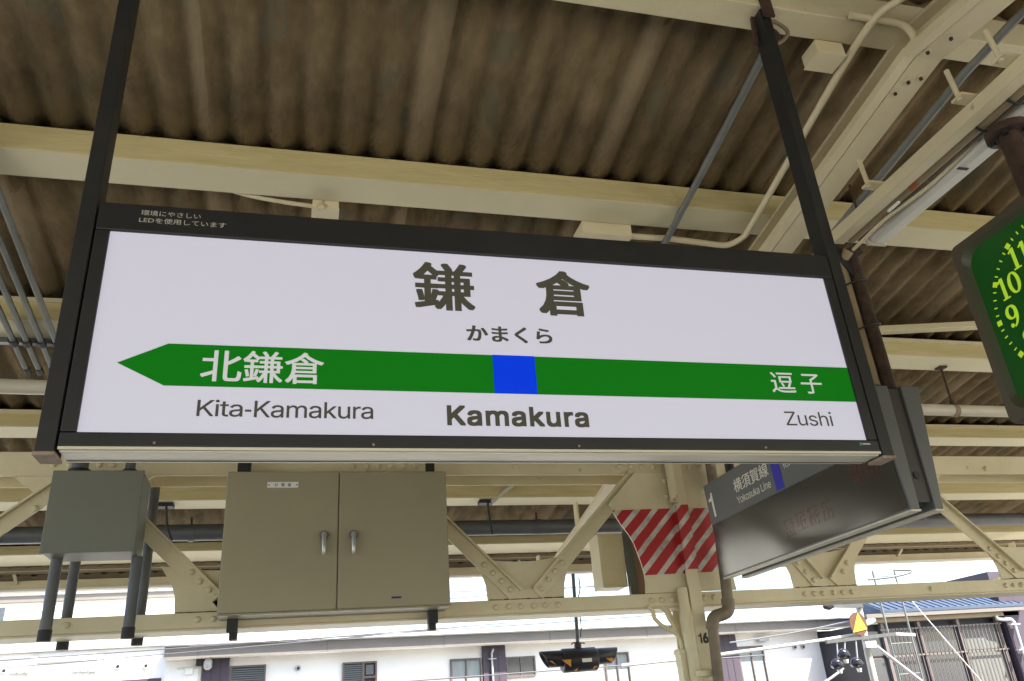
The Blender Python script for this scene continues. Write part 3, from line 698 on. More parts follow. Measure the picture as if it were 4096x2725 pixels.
DIG = {
 '0': [(ell(.30,.5,.22,.44,0,2*PI), wv(20,.035,.085))],
 '1': [([(.26,.04),(.26,.98)], .085), ([(.07,.035),(.45,.035)], .035), ([(.24,.93),(.06,.80)], .045)],
 '2': [(ell(.28,.68,.20,.26,PI*.95,-.25*PI,14)+[(.10,.10)], .055), ([(.06,.06),(.54,.06)], .06)],
 '3': [(ell(.26,.72,.18,.22,PI*.9,-.5*PI,12), .05), (ell(.26,.27,.22,.24,.5*PI,-.9*PI,14), .055)],
 '4': [([(.40,.02),(.40,.96)], .075), ([(.40,.94),(.04,.32)], .035), ([(.03,.30),(.58,.30)], .04)],
 '5': [([(.50,.94),(.14,.94),(.12,.54)], .045), (ell(.27,.33,.24,.28,.75*PI,-.85*PI,16), .06)],
 '6': [(ell(.30,.30,.22,.26,0,2*PI), wv(20,.035,.075)), (ell(.42,.42,.36,.52,.55*PI,1.05*PI,10), .05)],
 '7': [([(.06,.92),(.54,.92)], .06), ([(.50,.90),(.30,.45),(.24,.02)], .06)],
 '8': [(ell(.30,.72,.18,.22,0,2*PI), wv(20,.035,.07)), (ell(.30,.27,.23,.25,0,2*PI), wv(20,.035,.08))],
 '9': [(ell(.29,.68,.21,.27,0,2*PI), wv(20,.035,.085)), (ell(.16,.56,.35,.53,.08*PI,-.42*PI,12), [.085-.045*i/12 for i in range(13)]), (ell(.15,.13,.045,.05,0,2*PI), .045)]}
H = .092
for h in range(1, 13):
    a = 2*PI*h/12; s = str(h); wds = [.52 if c == '1' else .62 for c in s]; tw = sum(wds)*H; rr = .232
    ox, oy = math.sin(a)*rr-tw/2, math.cos(a)*rr-H/2
    mb = MB()
    for c, w_ in zip(s, wds):
        for pts, ws in DIG[c]: stroke(mb, pts, ws, (ox, oy), H)
        ox += w_*H
    mb.build('numeral', 'clock_mark', dial)
for a, ln, w_ in ((math.radians(72), .15, .009), (math.radians(150), .25, .006)):
    mb = quad_mark(a, -.03, ln, w_); mb.v = [(p[0]-0.004, p[1], p[2]) for p in mb.v]; mb.build('clock_hand', 'clock_mark', dial)
MB().tube([(2.78,2.05,1.63),(2.78,2.05,2.03)], 0.042, 16).build('hanger_pipe', 'rust', ck)
MB().tube([(2.78,2.05,2.03),(2.78,2.05,2.062)], 0.085, 20).build('flange', 'rust', ck)
for a in range(4):
    x = 2.78+.062*math.cos(a*PI/2+.5); y = 2.05+.062*math.sin(a*PI/2+.5)
    MB().tube([(x,y,2.012),(x,y,2.03)], 0.013, 6).build('bolt', 'black', ck)

# ================================================================== LAMP, RACK AND PIPES OVER THE BOARD
lm = thing('strip_lamp', 'white unlit strip lamp hung beside the rusty pipe over the departure board', 'lamp', (2.85, 2.3, 2.08))
MB().prism_y([(2.795,2.14),(2.805,2.10),(2.83,2.088),(2.885,2.088),(2.90,2.11),(2.90,2.15),(2.795,2.15)], 0.6, 2.97).build('housing', 'lamp_white', lm, bevel=0.003)
MB().box(2.79, 2.905, 2.972, 2.99, 2.085, 2.155).build('end_cap', 'white_pipe', lm)
MB().box(2.795, 2.85, 2.33, 2.345, 2.084, 2.087).build('joint_mark', 'ink', lm)
rk = thing('cable_rack', 'long cream cable rack on hanger rods beside the rafter', 'cable rack', (2.64, 2.3, 2.10))
r0 = MB(); r0.box(2.612, 2.620, 0.6, 3.02, 2.10, 2.165); r0.box(2.620, 2.672, 0.6, 3.02, 2.10, 2.108); r0.box(2.672, 2.680, 0.6, 3.02, 2.10, 2.165)
r0.build('rail', 'cream', rk, bevel=0.002)
for y in (1.80, 2.02, 2.62):
    MB().box(2.545, 2.66, y-0.03, y+0.03, 2.168, 2.180).build('bracket', 'cream', rk)
    MB().tube([(2.56, y, 2.16), (2.56, y+0.01, 2.33)], 0.011, 8).build('hanger_rod', 'cream', rk)
tag(MB().tube([(2.716,0.6,2.128),(2.716,3.0,2.128)], 0.030, 14).build('pipe', 'brown_pipe'), 'thick tan pipe with rust patches between cable rack and strip lamp', 'pipe')
tag(MB().tube([(2.766,0.6,2.125),(2.766,3.0,2.125)], 0.015, 10).build('pipe', 'drain'), 'thin brown pipe between the thick tan pipe and strip lamp', 'pipe')
tag(MB().tube(smooth_path([(2.79,2.2,2.125),(2.775,2.5,2.10),(2.735,2.75,2.09),(2.70,3.0,2.05)], 6), 0.009, 8).build('cable', 'cream'), 'loose cream cable drooping along the end of the strip lamp', 'cable')
for y, nm in ((1.93, 'nearer the clock'), (2.10, 'nearer the departure board')):
    tag(MB().tube([(2.735+0.055*math.cos(a), y, 2.125+0.036*math.sin(a)) for a in [PI+k*PI/8 for k in range(9)]], 0.006, 6).build('cable_tie', 'black_rubber'), 'black cable tie on the tan pipe above the clock, the one '+nm, 'cable tie')
tag(MB().box(2.70, 2.712, 2.62, 2.70, 2.086, 2.096).build('metal_tag', 'white_plate'), 'small bright metal tag under the tan pipe', 'tag')
tag(MB().tube([(2.935,1.55,2.66),(2.93,1.72,2.24)], 0.007, 6).build('hanger_rod', 'rust'), 'thin rusty rod hanging below the rafter bend', 'rod')
tag(MB().tube([(2.95,3.15,2.60),(2.95,3.15,2.25)], 0.008, 6).build('hanger_rod', 'rust'), 'thin dark rod hanging in front of the second purlin by the clock', 'rod')

# ================================================================== CONDUITS UNDER THE ROOF
def rl(x, y, o): return (x, y, RZ-RS*y-o)
CON = [
 (MB().tube([rl(2.10,2.44,.185), rl(2.125,3.0,.18), rl(2.15,3.9,.18), rl(2.16,5.0,.19)], 0.021, 12), 'grey_pipe', 'dark grey conduit slanting under the roof from behind the sign post'),
 (MB().tube(smooth_path([(2.62,-2.0,zr(-2.0)-.26), (2.60,1.6,zr(1.6)-.24), rl(2.58,2.10,.245), rl(2.51,2.30,.235), rl(2.55,2.97,.235), rl(2.60,3.62,.235), rl(2.605,3.76,.225), rl(2.56,3.88,.19), rl(2.45,3.92,.155)], 6)+[Vector((2.2,3.92,2.665)), Vector((1.91,3.92,2.662))], 0.019, 12), 'cream', 'cream conduit bending under the second purlin to the junction box'),
 (MB().tube([(3.14,-3.0,zr(-3.0)-.24), (3.05,1.5,zr(1.5)-.215), rl(3.00,2.3,.43), rl(2.99,3.35,.43), rl(2.99,4.2,.43)], 0.021, 12), 'grey_pipe', 'blue grey conduit running between the rafter and the cable rack'),
 (MB().tube(smooth_path([(2.40,2.25,2.856),(2.60,2.25,2.856),(2.69,2.25,2.845),(2.735,2.26,2.80),(2.73,2.27,2.74),(2.69,2.29,2.70)], 6), 0.018, 10), 'cream', 'short cream conduit curling down from the ridge beam onto the rafter'),
]
for mb, m, lb in CON: tag(mb.build('conduit', m), lb, 'conduit')
for x, lb in ((-1.575, 'grey roof conduit closest to the sign post'), (-1.660, 'second grey roof conduit from the sign post'), (-1.745, 'third grey roof conduit from the sign post'), (-1.822, 'grey roof conduit farthest from the sign post')):
    o = thing('conduit', lb+', one of four side by side', 'conduit', rl(x, 4.5, .22), 'parallel grey conduits')
    MB().tube([(x+.06,-3.5,zr(-3.5)-.23), (x+.03,2.3,zr(2.3)-.225), rl(x+.02,3.2,.20), rl(x,5.57,.20)], 0.019, 12).build('pipe', 'grey_pipe', o)
    MB().tube([rl(x,5.55,.20), rl(x,5.61,.20)], 0.023, 12).build('end_cap', 'black_rubber', o)
    MB().tube([rl(x,5.22,.20), rl(x,5.27,.20)], 0.027, 12).build('clamp', 'black_rubber', o)
tag(MB().box(-3.2, -1.3, 5.315, 5.36, 2.425, 2.475).build('clamp_rail', 'dark_pipe'), 'dark clamp rail carrying the four grey roof conduits', 'rail')
def jbox(x0, x1, y0, y1, z0, z1, lb):
    o = thing('junction_box', lb, 'junction box', ((x0+x1)/2, (y0+y1)/2, z0))
    MB().box(x0, x1, y0, y1, z0, z1).build('case', 'cream', o, bevel=0.004)
    MB().box(x0-0.003, x1+0.003, y0-0.003, y1+0.003, z0-0.008, z0-0.0005).build('lid', 'cream', o, bevel=0.002)
jbox(1.585, 1.905, 3.85, 4.02, 2.625, 2.702, 'larger cream junction box behind the second purlin above the sign')
jbox(-0.005, 0.140, 3.85, 3.98, 2.650, 2.702, 'small cream junction box under the second purlin above the sign')
jbox(2.32, 2.475, 2.42, 2.54, 2.79, 2.866, 'cream junction box under the ridge beam beside the rusty hook')
tag(MB().tube(smooth_path([(-0.60,3.87,2.78),(-0.38,3.87,2.712),(-0.20,3.88,2.690),(-0.005,3.89,2.680)], 5), 0.012, 10).build('conduit', 'cream'), 'short cream conduit rising into the small junction box', 'conduit')

# pipes running along the platform
wp = thing('white_pipe', 'dirty white pipe running along the platform under the third purlin', 'pipe', (3, 5.25, 2.0))
MB().tube([(-6,5.25,2.105),(2.9,5.25,2.075),(12,5.25,2.045)], 0.048, 18).build('pipe', 'white_pipe', wp)
for x in (5.28, 6.45, -3.0):
    MB().tube([(x-.02,5.25,2.062),(x+.02,5.25,2.062)], 0.053, 18).build('clamp', 'rust_light', wp)
    MB().tube([(x,5.25,2.10),(x-.005,5.24,2.46)], 0.009, 8).build('hanger_rod', 'rust', wp)
    MB().box(x-.035, x+.035, 5.21, 5.28, 2.445, 2.468).build('hanger_bracket', 'rust', wp)
    MB().tube([(x,5.25,2.12),(x,5.25,2.15)], 0.022, 6).build('nut', 'rust', wp)
dk = thing('dark_pipe', 'thick dark grey pipe running along beneath the far roof', 'pipe', (3, 8.6, 1.82))
MB().tube([(-7,8.6,1.912),(14,8.6,1.868)], 0.082, 20).build('pipe', 'dark_pipe', dk)
for x in (-1.05, 1.45, 2.55, 7.6):
    MB().tube([(x,8.6,1.90),(x-.01,8.58,2.05)], 0.010, 8).build('hanger_rod', 'rust', dk)
    MB().tube([(x-.025,8.6,1.895),(x+.025,8.6,1.895)], 0.088, 20).build('clamp', 'dark_pipe', dk)
def beam_clamp(x, lb):
    o = thing('beam_clamp', lb, 'clamp', (x, 7.9, 1.98))
    MB().box(x-.085, x+.06, 7.84, 7.95, 1.978, 2.014).build('jaw', 'black_rubber', o)
    MB().tube([(x,7.86,1.98),(x+.02,7.9,1.80),(x+.06,8.0,1.70)], 0.011, 8).build('wire_tail', 'black_rubber', o)
    return o
beam_clamp(-1.20, 'black beam clamp with dangling wire beside the grey box conduits')
o = beam_clamp(1.83, 'black beam clamp with white rod and cable between the girder diagonals')
MB().tube([(2.22,7.6,2.24),(1.87,7.86,1.99)], 0.024, 10).build('rod', 'white_pipe', o)
beam_clamp(6.35, 'dark beam clamp beyond the near end of the departure board')
tag(MB().bar((5.15,8.9,1.70), (5.95,8.4,1.79), 0.06, 0.05).build('strut_bar', 'dark_pipe'), 'dark perforated strut bar seen under the departure board', 'strut')

# ================================================================== CABINET AND GREY BOX
cb = thing('distribution_cabinet', 'large beige two door distribution cabinet hung on the girder', 'cabinet', (0.23, 5.17, 0.65))
MB().box(-.436, .901, 5.062, 5.278, .655, 1.478).build('case', 'cabinet', cb, bevel=0.004)
for x0, x1 in ((-.440, .2245), (.2295, .905)):
    MB().box(x0, x1, 5.040, 5.0605, .651, 1.482).build('door', 'cabinet', cb, bevel=0.005)
MB().box(-.440, .905, 5.05, 5.28, .640, .6505).build('drip_edge', 'cabinet', cb, bevel=0.003)
for x in (.142, .318):
    h = MB(); h.tube([(x,5.040,1.080),(x,5.022,1.080)], 0.027, 18)
    hb = h.build('handle', 'chrome_dark', cb)
    MB().tube([(x,5.022,1.080),(x,5.008,1.080)], 0.018, 14).build('hub', 'chrome', hb)
    MB().tube([(x,5.010,1.085),(x,5.006,1.06),(x,5.002,1.01),(x,5.002,.965),(x,5.004,.958)], [.012,.0145,.013,.0115,.006], 12).build('lever', 'chrome', hb)
pl = MB().box(-.205, -.021, 5.0355, 5.0395, 1.378, 1.414).build('name_plate', 'white_plate', cb)
for s, x in (('分', -.162), ('電', -.123), ('盤', -.084)):
    lettering(s, (x, 5.0345, 1.3855), (.020, 0, 0), (0, 0, .020), 'ink', pl, 0.01, 2)
for x in (-.196, -.030):
    MB().tube([(x,5.0335,1.396),(x,5.0355,1.396)], 0.005, 8).build('screw', 'rust_light', pl)
MB().box(.548, .606, 5.0375, 5.0398, .697, .708).build('maker_plate', 'ink_blue', cb)
for x0, x1 in ((-.395, -.315), (.795, .850)):
    MB().box(x0, x1, 5.15, 5.19, 1.479, 1.70).build('hanging_strut', 'black_rubber', cb)
for x0, x1 in ((-.392, -.332), (.790, .850)):
    MB().box(x0, x1, 5.19, 5.245, .565, .6395).build('foot_clamp', 'black_rubber', cb)
    MB().box(x0+.012, x1-.004, 5.25, 5.33, .528, .592).build('foot_clamp', 'black_rubber', cb)
gx = thing('grey_junction_box', 'square grey steel box with conduits hung beside the beige cabinet', 'box', (-1.13, 5.06, .99))
MB().box(-1.368, -.897, 4.945, 5.20, .993, 1.453).build('case', 'grey_box', gx, bevel=0.005)
MB().box(-1.373, -.892, 4.925, 4.9435, .990, 1.456).build('lid', 'grey_box', gx, bevel=0.004)
for x, z in ((-1.345,1.222),(-.915,1.222),(-1.13,1.01),(-1.345,1.01),(-.915,1.01)):
    MB().tube([(x,4.9205,z),(x,4.925,z)], 0.006, 8).build('screw', 'grey_pipe', gx)
PIPES = [(-1.322, 5.10, .556, .992, 'front grey conduit under the grey box, farther from the cabinet'), (-.903, 5.10, .551, .992, 'front grey conduit under the grey box, nearer the cabinet'),
         (-1.350, 5.62, .56, 1.20, 'grey conduit behind the girder under the grey box, farther from the cabinet'), (-.938, 5.62, .565, 1.9, 'tall grey conduit passing behind the girder beside the grey box')]
for x, y, z0, z1, lb in PIPES:
    o = thing('conduit', lb, 'conduit', (x, y, z0), 'conduits around the grey box')
    MB().tube([(x,y,z0+.02),(x,y,z1)], 0.031, 14).build('pipe', 'dark_pipe', o)
    MB().tube([(x,y,z0-.005),(x,y,z0+.055)], 0.035, 14).build('end_bush', 'black_rubber', o)
for x, r_, lb in ((-1.275, .046, 'fat dark conduit entering the top of the grey box'), (-1.000, .030, 'thin dark conduit entering the top of the grey box')):
    o = thing('conduit', lb, 'conduit', (x, 5.1, 1.455))
    MB().tube([(x,5.08,1.50),(x,5.08,1.95)], r_, 14).build('pipe', 'dark_pipe', o)
    MB().tube([(x,5.08,1.454),(x,5.08,1.502)], r_*1.35, 14).build('bush', 'black_rubber', o)

# ================================================================== SIGNAL REPEATER
sr = thing('signal_repeater', 'black two hooded signal lamp with orange triangles hanging from a pole', 'signal lamp', (3.46, 10.3, .45))
ry, rz = 10.30, .595
MB().tube([(3.225,ry,rz),(3.24,ry,rz),(3.66,ry,rz),(3.68,ry,rz)], [.125,.142,.142,.125], 24).build('drum', 'black', sr)
def hood(sgn, x0):
    n = 20; vs_ = []; R0 = .098; zc = .622
    for k in range(n+1):
        a = 2*PI*k/n; L_ = .235+.052*math.sin(a)
        for r_ in (R0, R0-.008):
            vs_.append((x0, ry+r_*math.cos(a), zc+r_*math.sin(a))); vs_.append((x0+sgn*L_, ry+r_*math.cos(a), zc+r_*math.sin(a)))
    fs = []
    for k in range(n):
        a = k*4; b = a+4
        fs += [(a, a+1, b+1, b), (a+2, b+2, b+3, a+3), (a+1, a+3, b+3, b+1)]
    return MB().add(vs_, fs, True).build('hood', 'black', sr)
hood(-1, 3.23); hood(1, 3.68)
for sgn, x in ((-1, 3.226), (1, 3.684)):
    MB().tube([(x,ry,.622),(x+sgn*.01,ry,.622)], .085, 20).build('lens', 'insulator', sr)
def mark(pts, y): 
    return MB().prism_y(pts, y, y+.004).build('triangle_mark', 'orange_mark', sr)
mark([(3.179,.599),(3.298,.597),(3.290,.51)], ry-.152); mark([(3.032,.598),(3.071,.598),(3.114,.545)], ry-.106); mark([(3.770,.592),(3.871,.590),(3.853,.528)], ry-.106)
mark([(3.572,.470),(3.602,.506),(3.652,.505)], ry-.128); mark([(3.328,.470),(3.390,.496),(3.367,.466)], ry-.126)
MB().box(3.443, 3.568, ry-.152, ry-.146, .557, .600).build('number_plate', 'white_plate', sr)
MB().tube([(3.455,ry,.735),(3.485,ry,1.66)], .024, 12).build('pole', 'dark_pipe', sr)
MB().tube([(3.452,ry,.735),(3.458,ry,.80)], .045, 12).build('socket', 'black', sr)
MB().tube([(3.37,ry,.782),(3.40,ry,.80),(3.53,ry,.79),(3.55,ry,.785)], .008, 8).build('cotter_pin', 'rust', sr)
MB().tube(smooth_path([(3.50,ry,.86),(3.525,ry,1.0),(3.52,ry,1.3),(3.56,ry,1.45),(3.56,ry,1.60)], 4), .008, 6).build('feed_cable', 'wire', sr)

# ================================================================== OUTSIDE: WHITE BUILDING
ANG = math.atan(0.1); ca, sa = math.cos(ANG), math.sin(ANG)
def loc(mb):
    mb.v = [(t_*ca-d*sa, 15.6+t_*sa+d*ca, z) for t_, d, z in mb.v]; return mb
wb = thing('white_building', 'white rendered station building with brown fascia across the track', 'building', (4.5, 16, -3.6))
def lb_(nm, m, *boxes, par=wb, bevel=0.0):
    mb = MB()
    for b_ in boxes: mb.box(*b_)
    return loc(mb).build(nm, m, par, bevel=bevel)
lb_('wall', 'wall_white', (-2.1, 11.27, 0, 6, -3.6, 1.30))
lb_('soffit', 'wall_white', (-2.1, 11.6, -.35, -.001, 1.270, 1.288))
lb_('fascia', 'brown_trim', (-2.12, 11.9, -.38, -.35, 1.265, 1.455))
lb_('gutter', 'wall_white', (-2.12, 12.1, -.50, -.385, 1.470, 1.545))
lb_('roof', 'wall_white', (-2.1, 12.0, -.35, 6, 1.4555, 1.5))
for k in range(7):
    t_ = -1.6+k*2.1
    lb_('fascia_joint', 'window_frame', (t_, t_+.012, -.384, -.3805, 1.27, 1.45))
for a_, b_ in ((-1.51, -1.085), (3.44, 3.895), (8.60, 9.08)):
    lb_('timber_post', 'brown_timber', (a_, b_, -.06, -.001, -3.6, 1.262))
    for k in (1, 2): lb_('post_joint', 'black', (a_+(b_-a_)*k/3-.006, a_+(b_-a_)*k/3+.006, -.063, -.0605, -3.6, 1.25))
def window(t0, t1, z0, z1, kind):
    w = lb_('window', 'window_frame', (t0, t1, -.045, -.001, z1-.03, z1), (t0, t1, -.045, -.001, z0, z0+.03), (t0, t0+.03, -.045, -.001, z0+.03, z1-.03), (t1-.03, t1, -.045, -.001, z0+.03, z1-.03))
    if kind == 'louvre':
        z = z0+.05
        while z < z1-.05:
            lb_('slat', 'slats', (t0+.03, t1-.03, -.035, -.012, z, z+.022), par=w); z += .034
        lb_('back', 'black', (t0+.03, t1-.03, -.010, -.003, z0+.03, z1-.03), par=w)
    elif kind == 'fan':
        tm = t0+(t1-t0)*.6
        z = z0+.05
        while z < z1-.05:
            lb_('slat', 'slats', (t0+.03, tm-.02, -.035, -.012, z, z+.022), par=w); z += .034
        lb_('mullion', 'window_frame', (tm-.02, tm+.02, -.044, -.002, z0+.03, z1-.03), par=w)
        lb_('back', 'black', (t0+.03, t1-.03, -.010, -.003, z0+.03, z1-.03), par=w)
        lb_('fan_grille', 'slats', (tm+.05, t1-.06, -.03, -.012, z1-.22, z1-.06), par=w)
        lb_('fan_transom', 'window_frame', (tm+.02, t1-.03, -.044, -.011, z1-.28, z1-.245), par=w)
    else:
        tm = (t0+t1)/2
        if kind == 'curtain': lb_('curtain', 'curtain', (t0+.03, t1-.03, -.010, -.003, z0+.03, z1-.03), par=w)
        lb_('mullion', 'window_frame', (tm-.012, tm+.012, -.04, -.012, z0+.03, z1-.03), par=w)
        for a_, b_ in ((t0+.03, tm-.012), (tm+.012, t1-.03)):
            if kind != 'curtain': lb_('pane', 'glass', (a_, b_, -.02, -.014, z0+.03, z1-.03), par=w)
    return w
window(-1.07, -.48, .30, 1.135, 'louvre'); window(.83, 1.44, .40, 1.10, 'fan'); window(2.81, 3.42, .30, 1.065, 'curtain'); window(3.905, 4.50, .685, 1.05, 'glass')
window(5.97, 6.515, .10, 1.032, 'curtain'); window(9.09, 9.74, .0, 1.020, 'curtain')
for t_, z in ((.06, 1.052), (10.56, .955), (10.78, .952)):
    v_ = MB().tube([(t_, -.05, z), (t_, -.001, z)], .045, 16); loc(v_).build('vent_hood', 'galv', wb)
    v_ = MB().tube([(t_, -.054, z-.008), (t_, -.0505, z-.008)], .026, 12); loc(v_).build('vent_opening', 'black', wb)
v_ = MB().tube([(3.64,-.11,1.20),(3.60,-.11,1.12),(3.60,-.11,-.5)], .022, 10); loc(v_).build('downpipe', 'galv', wb)
lb_('pipe_bracket', 'galv', (3.53, 3.68, -.14, -.08, 1.02, 1.035))
lb_('camera_bracket', 'black', (-1.62, -1.52, -.10, -.002, 1.17, 1.32))
v_ = MB().tube([(-1.43,-.16,1.28),(-1.43,-.16,1.22),(-1.43,-.16,1.12),(-1.43,-.16,1.08)], [.03,.07,.07,.03], 14); loc(v_).build('camera_dome', 'galv', wb)
v_ = MB(); v_.box(9.62, 9.88, -.12, -.001, 1.10, 1.17); loc(v_).build('wire_bracket', 'galv', wb)
lb_('corner_post', 'black', (11.275, 11.75, .1, .5, -3.6, 1.26))

# white equipment cabin at the far end
class CB(MB):
    def build(self, *a, **k):
        self.v = [(x*1.107, 15.45+(y-14.0), z*1.107 if z > -3 else z) for x, y, z in self.v]
        return MB.build(self, *a, **k)
wc = thing('equipment_cabin', 'white panelled equipment cabin with round vents beside the white building', 'cabin', (-4, 16, -3.6))
CB().box(-8, -1.30, 14.0, 15.3, -3.6, 1.36).build('wall', 'wall_white', wc)
CB().box(-8.1, -1.80, 13.9, 15.3, 1.365, 1.44).build('roof_edge', 'wall_white', wc, bevel=0.02)
for k in range(9): CB().box(-6+k*.55, -5.985+k*.55, 13.892, 13.90, 1.37, 1.435).build('edge_joint', 'galv', wc)
for x in (-3.70, -2.80): CB().box(x-.05, x+.05, 13.955, 13.9985, -3.6, 1.32).build('pilaster', 'wall_cream', wc, bevel=0.01)
CB().box(-3.64, -2.86, 13.965, 13.9985, 1.22, 1.29).build('lintel', 'wall_cream', wc)
for x, z in ((-2.547,1.112),(-2.158,1.100),(-4.06,1.140),(-4.16,1.142)):
    CB().tube([(x,13.95,z),(x,13.999,z)], .042, 16).build('vent_hood', 'wall_cream', wc)
    CB().tube([(x,13.946,z-.006),(x,13.9498,z-.006)], .024, 12).build('vent_opening', 'black', wc)
for x, z in ((-3.94,1.135),(-3.845,1.130),(-3.75,1.126),(-3.11,1.108),(-3.005,1.103),(-2.90,1.098)):
    CB().box(x-.042, x+.042, 13.94, 13.998, z-.05, z+.045).build('vent_cover', 'wall_cream', wc, bevel=0.015)
dr = CB().box(-1.88, -1.36, 13.96, 13.998, -.6, 1.055).build('door_frame', 'wall_cream', wc, bevel=0.03)
CB().box(-1.83, -1.41, 13.952, 13.9595, -.55, 1.01).build('door', 'wall_white', dr, bevel=0.02)
CB().box(-1.60, -1.48, 13.90, 13.951, .93, 1.02).build('lamp_box', 'white_plate', dr, bevel=0.01)
CB().box(-2.72, -1.93, 13.985, 13.9985, .20, .915).build('window', 'brown_timber', wc)
# taller building behind
tb = thing('apartment_building', 'cream building with white ribbed parapet and brown band behind the cabin', 'building', (-6, 19, -3.6))
MB().box(-12, -2.25, 18.0, 22, -3.6, 2.68).build('wall', 'wall_cream', tb)
MB().box(-12.1, -2.15, 17.95, 22, 2.682, 2.80).build('brown_band', 'brown_trim', tb)
MB().box(-12.1, -2.15, 17.93, 22, 2.803, 3.05).build('parapet', 'wall_white', tb)
for z in (2.815, 3.00): MB().box(-12.1, -2.15, 17.90, 17.928, z, z+.022).build('parapet_rail', 'galv', tb)
for k in range(7): MB().box(-12.1, -2.15, 17.918, 17.929, 2.85+k*.02, 2.858+k*.02).build('rib', 'wall_white', tb)
MB().box(-5.9, -5.42, 17.98, 17.999, 1.6, 2.60).build('window', 'glass', tb)

# ------------------------------------------------------------------ blue roofed house
bh = thing('blue_roofed_house', 'timber framed building with blue metal roof and barred windows', 'house', (13, 16, -3.6))
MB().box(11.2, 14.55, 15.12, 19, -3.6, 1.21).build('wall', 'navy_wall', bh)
rf = MB().prism_x([(14.75,1.38),(14.75,1.44),(15.35,1.68),(15.35,1.38)], 11.45, 15.0).build('roof', 'blue_roof', bh)
for k in range(20):
    x = 11.50+k*.18; MB().bar((x,14.745,1.448), (x,15.34,1.688), .016, .016, (0,0,1)).build('roof_seam', 'blue_roof', rf)
MB().box(11.1, 15.0, 14.76, 15.11, 1.30, 1.375).build('eave_soffit', 'brown_trim', bh)
MB().box(11.1, 14.95, 14.90, 15.11, 1.215, 1.295).build('eave_beam', 'eave_brown', bh)
MB().box(14.56, 15.1, 14.90, 19, -3.6, 1.62).build('corner_pier', 'brown_timber', bh)
for x0, x1 in ((11.24,11.56),(11.62,12.43),(12.49,13.40),(13.46,14.40)):
    for z0, z1 in ((-.9,.545),(.60,1.05)):
        w = MB().box(x0-.03, x1+.03, 15.08, 15.118, z0-.02, z1+.02).build('window', 'window_frame', bh)
        MB().box(x0, x1, 15.065, 15.079, z0, z1).build('pane', 'glass', w)
        if x0 > 13: MB().box(x0+.02, x1-.02, 15.060, 15.0645, z0, z1).build('blind', 'blind', w)
for x in (11.58, 12.46, 13.43, 14.43): MB().box(x-.035, x+.035, 14.99, 15.058, -1.2, 1.21).build('mullion', 'bar_brown', bh)
for z in (.555, 1.06): MB().box(11.5, 14.5, 14.97, 14.989, z, z+.03).build('rail', 'brown_trim', bh)
for k in range(30): MB().box(11.66+k*.095, 11.672+k*.095, 14.955, 14.968, -1.2, 1.10).build('window_bar', 'bar_brown', bh)
MB().tube(smooth_path([(14.30,14.85,1.22),(14.32,14.85,1.16),(14.45,14.85,1.135),(14.62,14.82,1.13),(14.66,14.80,1.06)], 4)+[Vector((14.62,14.8,-1.0))], .034, 12).build('downpipe', 'galv', bh)
for z in (1.02, .52): MB().box(14.53, 14.76, 14.75, 14.85, z, z+.015).build('pipe_bracket', 'white_plate', bh)
tag(MB().box(17.0, 19.5, 17.5, 19, -3.6, 2.50).build('dark_house', 'brown_timber'), 'dark house gable rising above the blue roof', 'house')

# ------------------------------------------------------------------ utility pole
up_ = thing('utility_pole', 'pale concrete utility pole with cross arm and dark insulators', 'pole', (8.87, 12, -3.6))
MB().tube([(8.84,12,-3.6),(8.88,12,.5),(8.93,12,1.46)], [.07,.056,.048], 16).build('shaft', 'concrete_pole', up_)
MB().bar((8.10,11.90,.725), (9.40,11.90,.785), .05, .05).build('cross_arm', 'dark_pipe', up_)
MB().bar((9.40,11.90,.785), (9.76,11.90,.755), .045, .045).build('arm_end', 'galv', up_)
MB().box(8.78, 8.98, 11.86, 11.93, .60, .70).build('clamp_band', 'galv', up_)
for x, z in ((8.36,.50),(8.21,.36),(8.56,.36)):
    MB().tube([(x-.10,11.9,z-.005),(x-.05,11.9,z+.035),(x,11.9,z+.045),(x+.05,11.9,z+.035),(x+.10,11.9,z)], [.03,.062,.075,.062,.03], 14).build('insulator', 'insulator', up_)
    MB().tube([(x+.02,11.9,z-.045),(x+.02,11.9,z-.10)], [.042,.028], 12).build('insulator_bell', 'white_plate', up_)
    MB().tube([(x+.02,11.9,z+.03),(x+.08,11.9,.72)], .012, 6).build('insulator_pin', 'galv', up_)
MB().tube([(8.95,11.95,.685),(9.70,11.95,.06)], .028, 10).build('brace', 'galv', up_)
MB().tube([(8.90,11.98,.95),(9.04,11.98,1.0),(9.14,11.98,1.02)], [.02,.05,.03], 10).build('lamp_head', 'white_plate', up_)
MB().bar((8.35,11.95,1.28), (8.95,11.95,1.25), .06, .07).build('upper_arm', 'dark_pipe', up_)
MB().tube([(8.38,11.92,1.27),(8.30,11.92,1.26),(8.22,11.92,1.255)], [.04,.06,.035], 12).build('insulator', 'insulator', up_)
ts = thing('warning_sign', 'brown oval sign with yellow triangle on the utility pole', 'sign', (8.73, 11.88, .8))
MB().prism_y([(8.735+.158*math.cos(a), .968+.175*math.sin(a)) for a in [k*PI/16 for k in range(32)]], 11.86, 11.88).build('disc', 'sign_brown', ts)
MB().prism_y([(8.758,1.136),(8.592,.838),(8.865,.877)], 11.850, 11.859).build('triangle', 'yellow', ts)
tag(MB().tube([(9.979,12,1.268),(9.70,12,1.66)], .010, 8).tube([(9.979,12,1.268),(11.4,12,-.76)], .010, 8).build('guy_wire', 'wire_light'), 'thin slanting guy wire in front of the barred windows', 'wire')
lp_ = thing('lattice_post', 'pale grey slender signal post with rungs beside the utility pole', 'post', (10.35, 13, -3.6))
for x in (10.12, 10.58): MB().tube([(x,13,-3.6),(x+.01,13,1.95)], .018, 10).build('upright', 'grey_pipe', lp_)
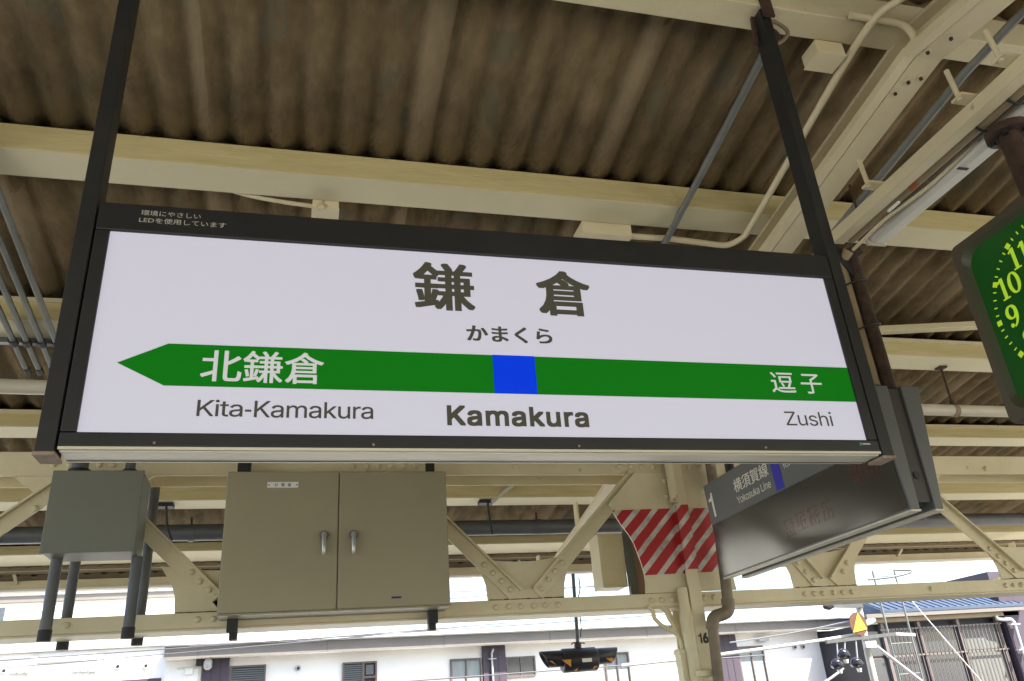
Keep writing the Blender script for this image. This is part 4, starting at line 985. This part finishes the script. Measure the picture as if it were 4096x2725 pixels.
for z in (.2, .7, 1.2, 1.85): MB().tube([(10.12,13,z),(10.58,13,z)], .009, 8).build('rung', 'grey_pipe', lp_)
MB().tube(smooth_path([(10.0,13,1.80),(10.4,13,1.82),(10.8,13,1.87),(10.95,13,1.93),(10.6,13,1.95)], 4), .02, 8).build('hoop', 'dark_pipe', lp_)

# ------------------------------------------------------------------ overhead wires
def wire(p, q, r_, m, lb, sag=0.02, ext=(0, 0)):
    p = Vector(p); q = Vector(q); d = q-p; a = p-d*ext[0]; b = q+d*ext[1]
    pts = [a.lerp(b, i/10)-Vector((0, 0, sag*4*(i/10)*(1-i/10))) for i in range(11)]
    tag(MB().tube(pts, r_, 6).build('overhead_wire', m), lb, 'wire')
wire((-3.867,13,1.203), (-.642,13,1.273), .008, 'wire', 'upper of two wires crossing in front of the equipment cabin', ext=(.5, 1.2))
wire((-3.850,13,1.107), (-.639,13,1.221), .008, 'wire', 'lower of two wires crossing in front of the equipment cabin', ext=(.5, 1.0))
wire((-3.974,13,1.812), (-1.539,13,1.867), .006, 'wire', 'thin wire crossing the cream wall behind the grey conduits', ext=(.6, .8))
wire((1.903,13,.593), (5.988,13,.632), .010, 'wire', 'lowest wire crossing below the hanging signal lamp', sag=-.01, ext=(1.2, .4))
wire((2.061,13,1.314), (5.549,13,1.375), .009, 'wire', 'wire crossing just above the brown fascia', ext=(1.0, .5))
wire((2.342,13,1.876), (4.898,13,1.880), .007, 'wire', 'thin wire crossing the sky between the girder diagonals', ext=(1, 3))
wire((2.342,13,1.78), (4.898,13,1.90), .007, 'wire', 'slanting thin wire crossing the sky behind the lamp pole', ext=(1, 1))
wire((6.30,12.2,.680), (8.80,12.0,.820), .026, 'wire_light', 'thick pale cable bundle reaching the utility pole arm', sag=.03, ext=(.6, 0))
wire((7.30,13.5,.91), (8.90,12.0,1.06), .011, 'galv', 'twisted grey wire from wall bracket to the utility pole sign', sag=.03)
wire((7.70,11.9,.08), (8.30,11.9,.33), .022, 'galv', 'grey cable rising to the lowest insulator', sag=.02)
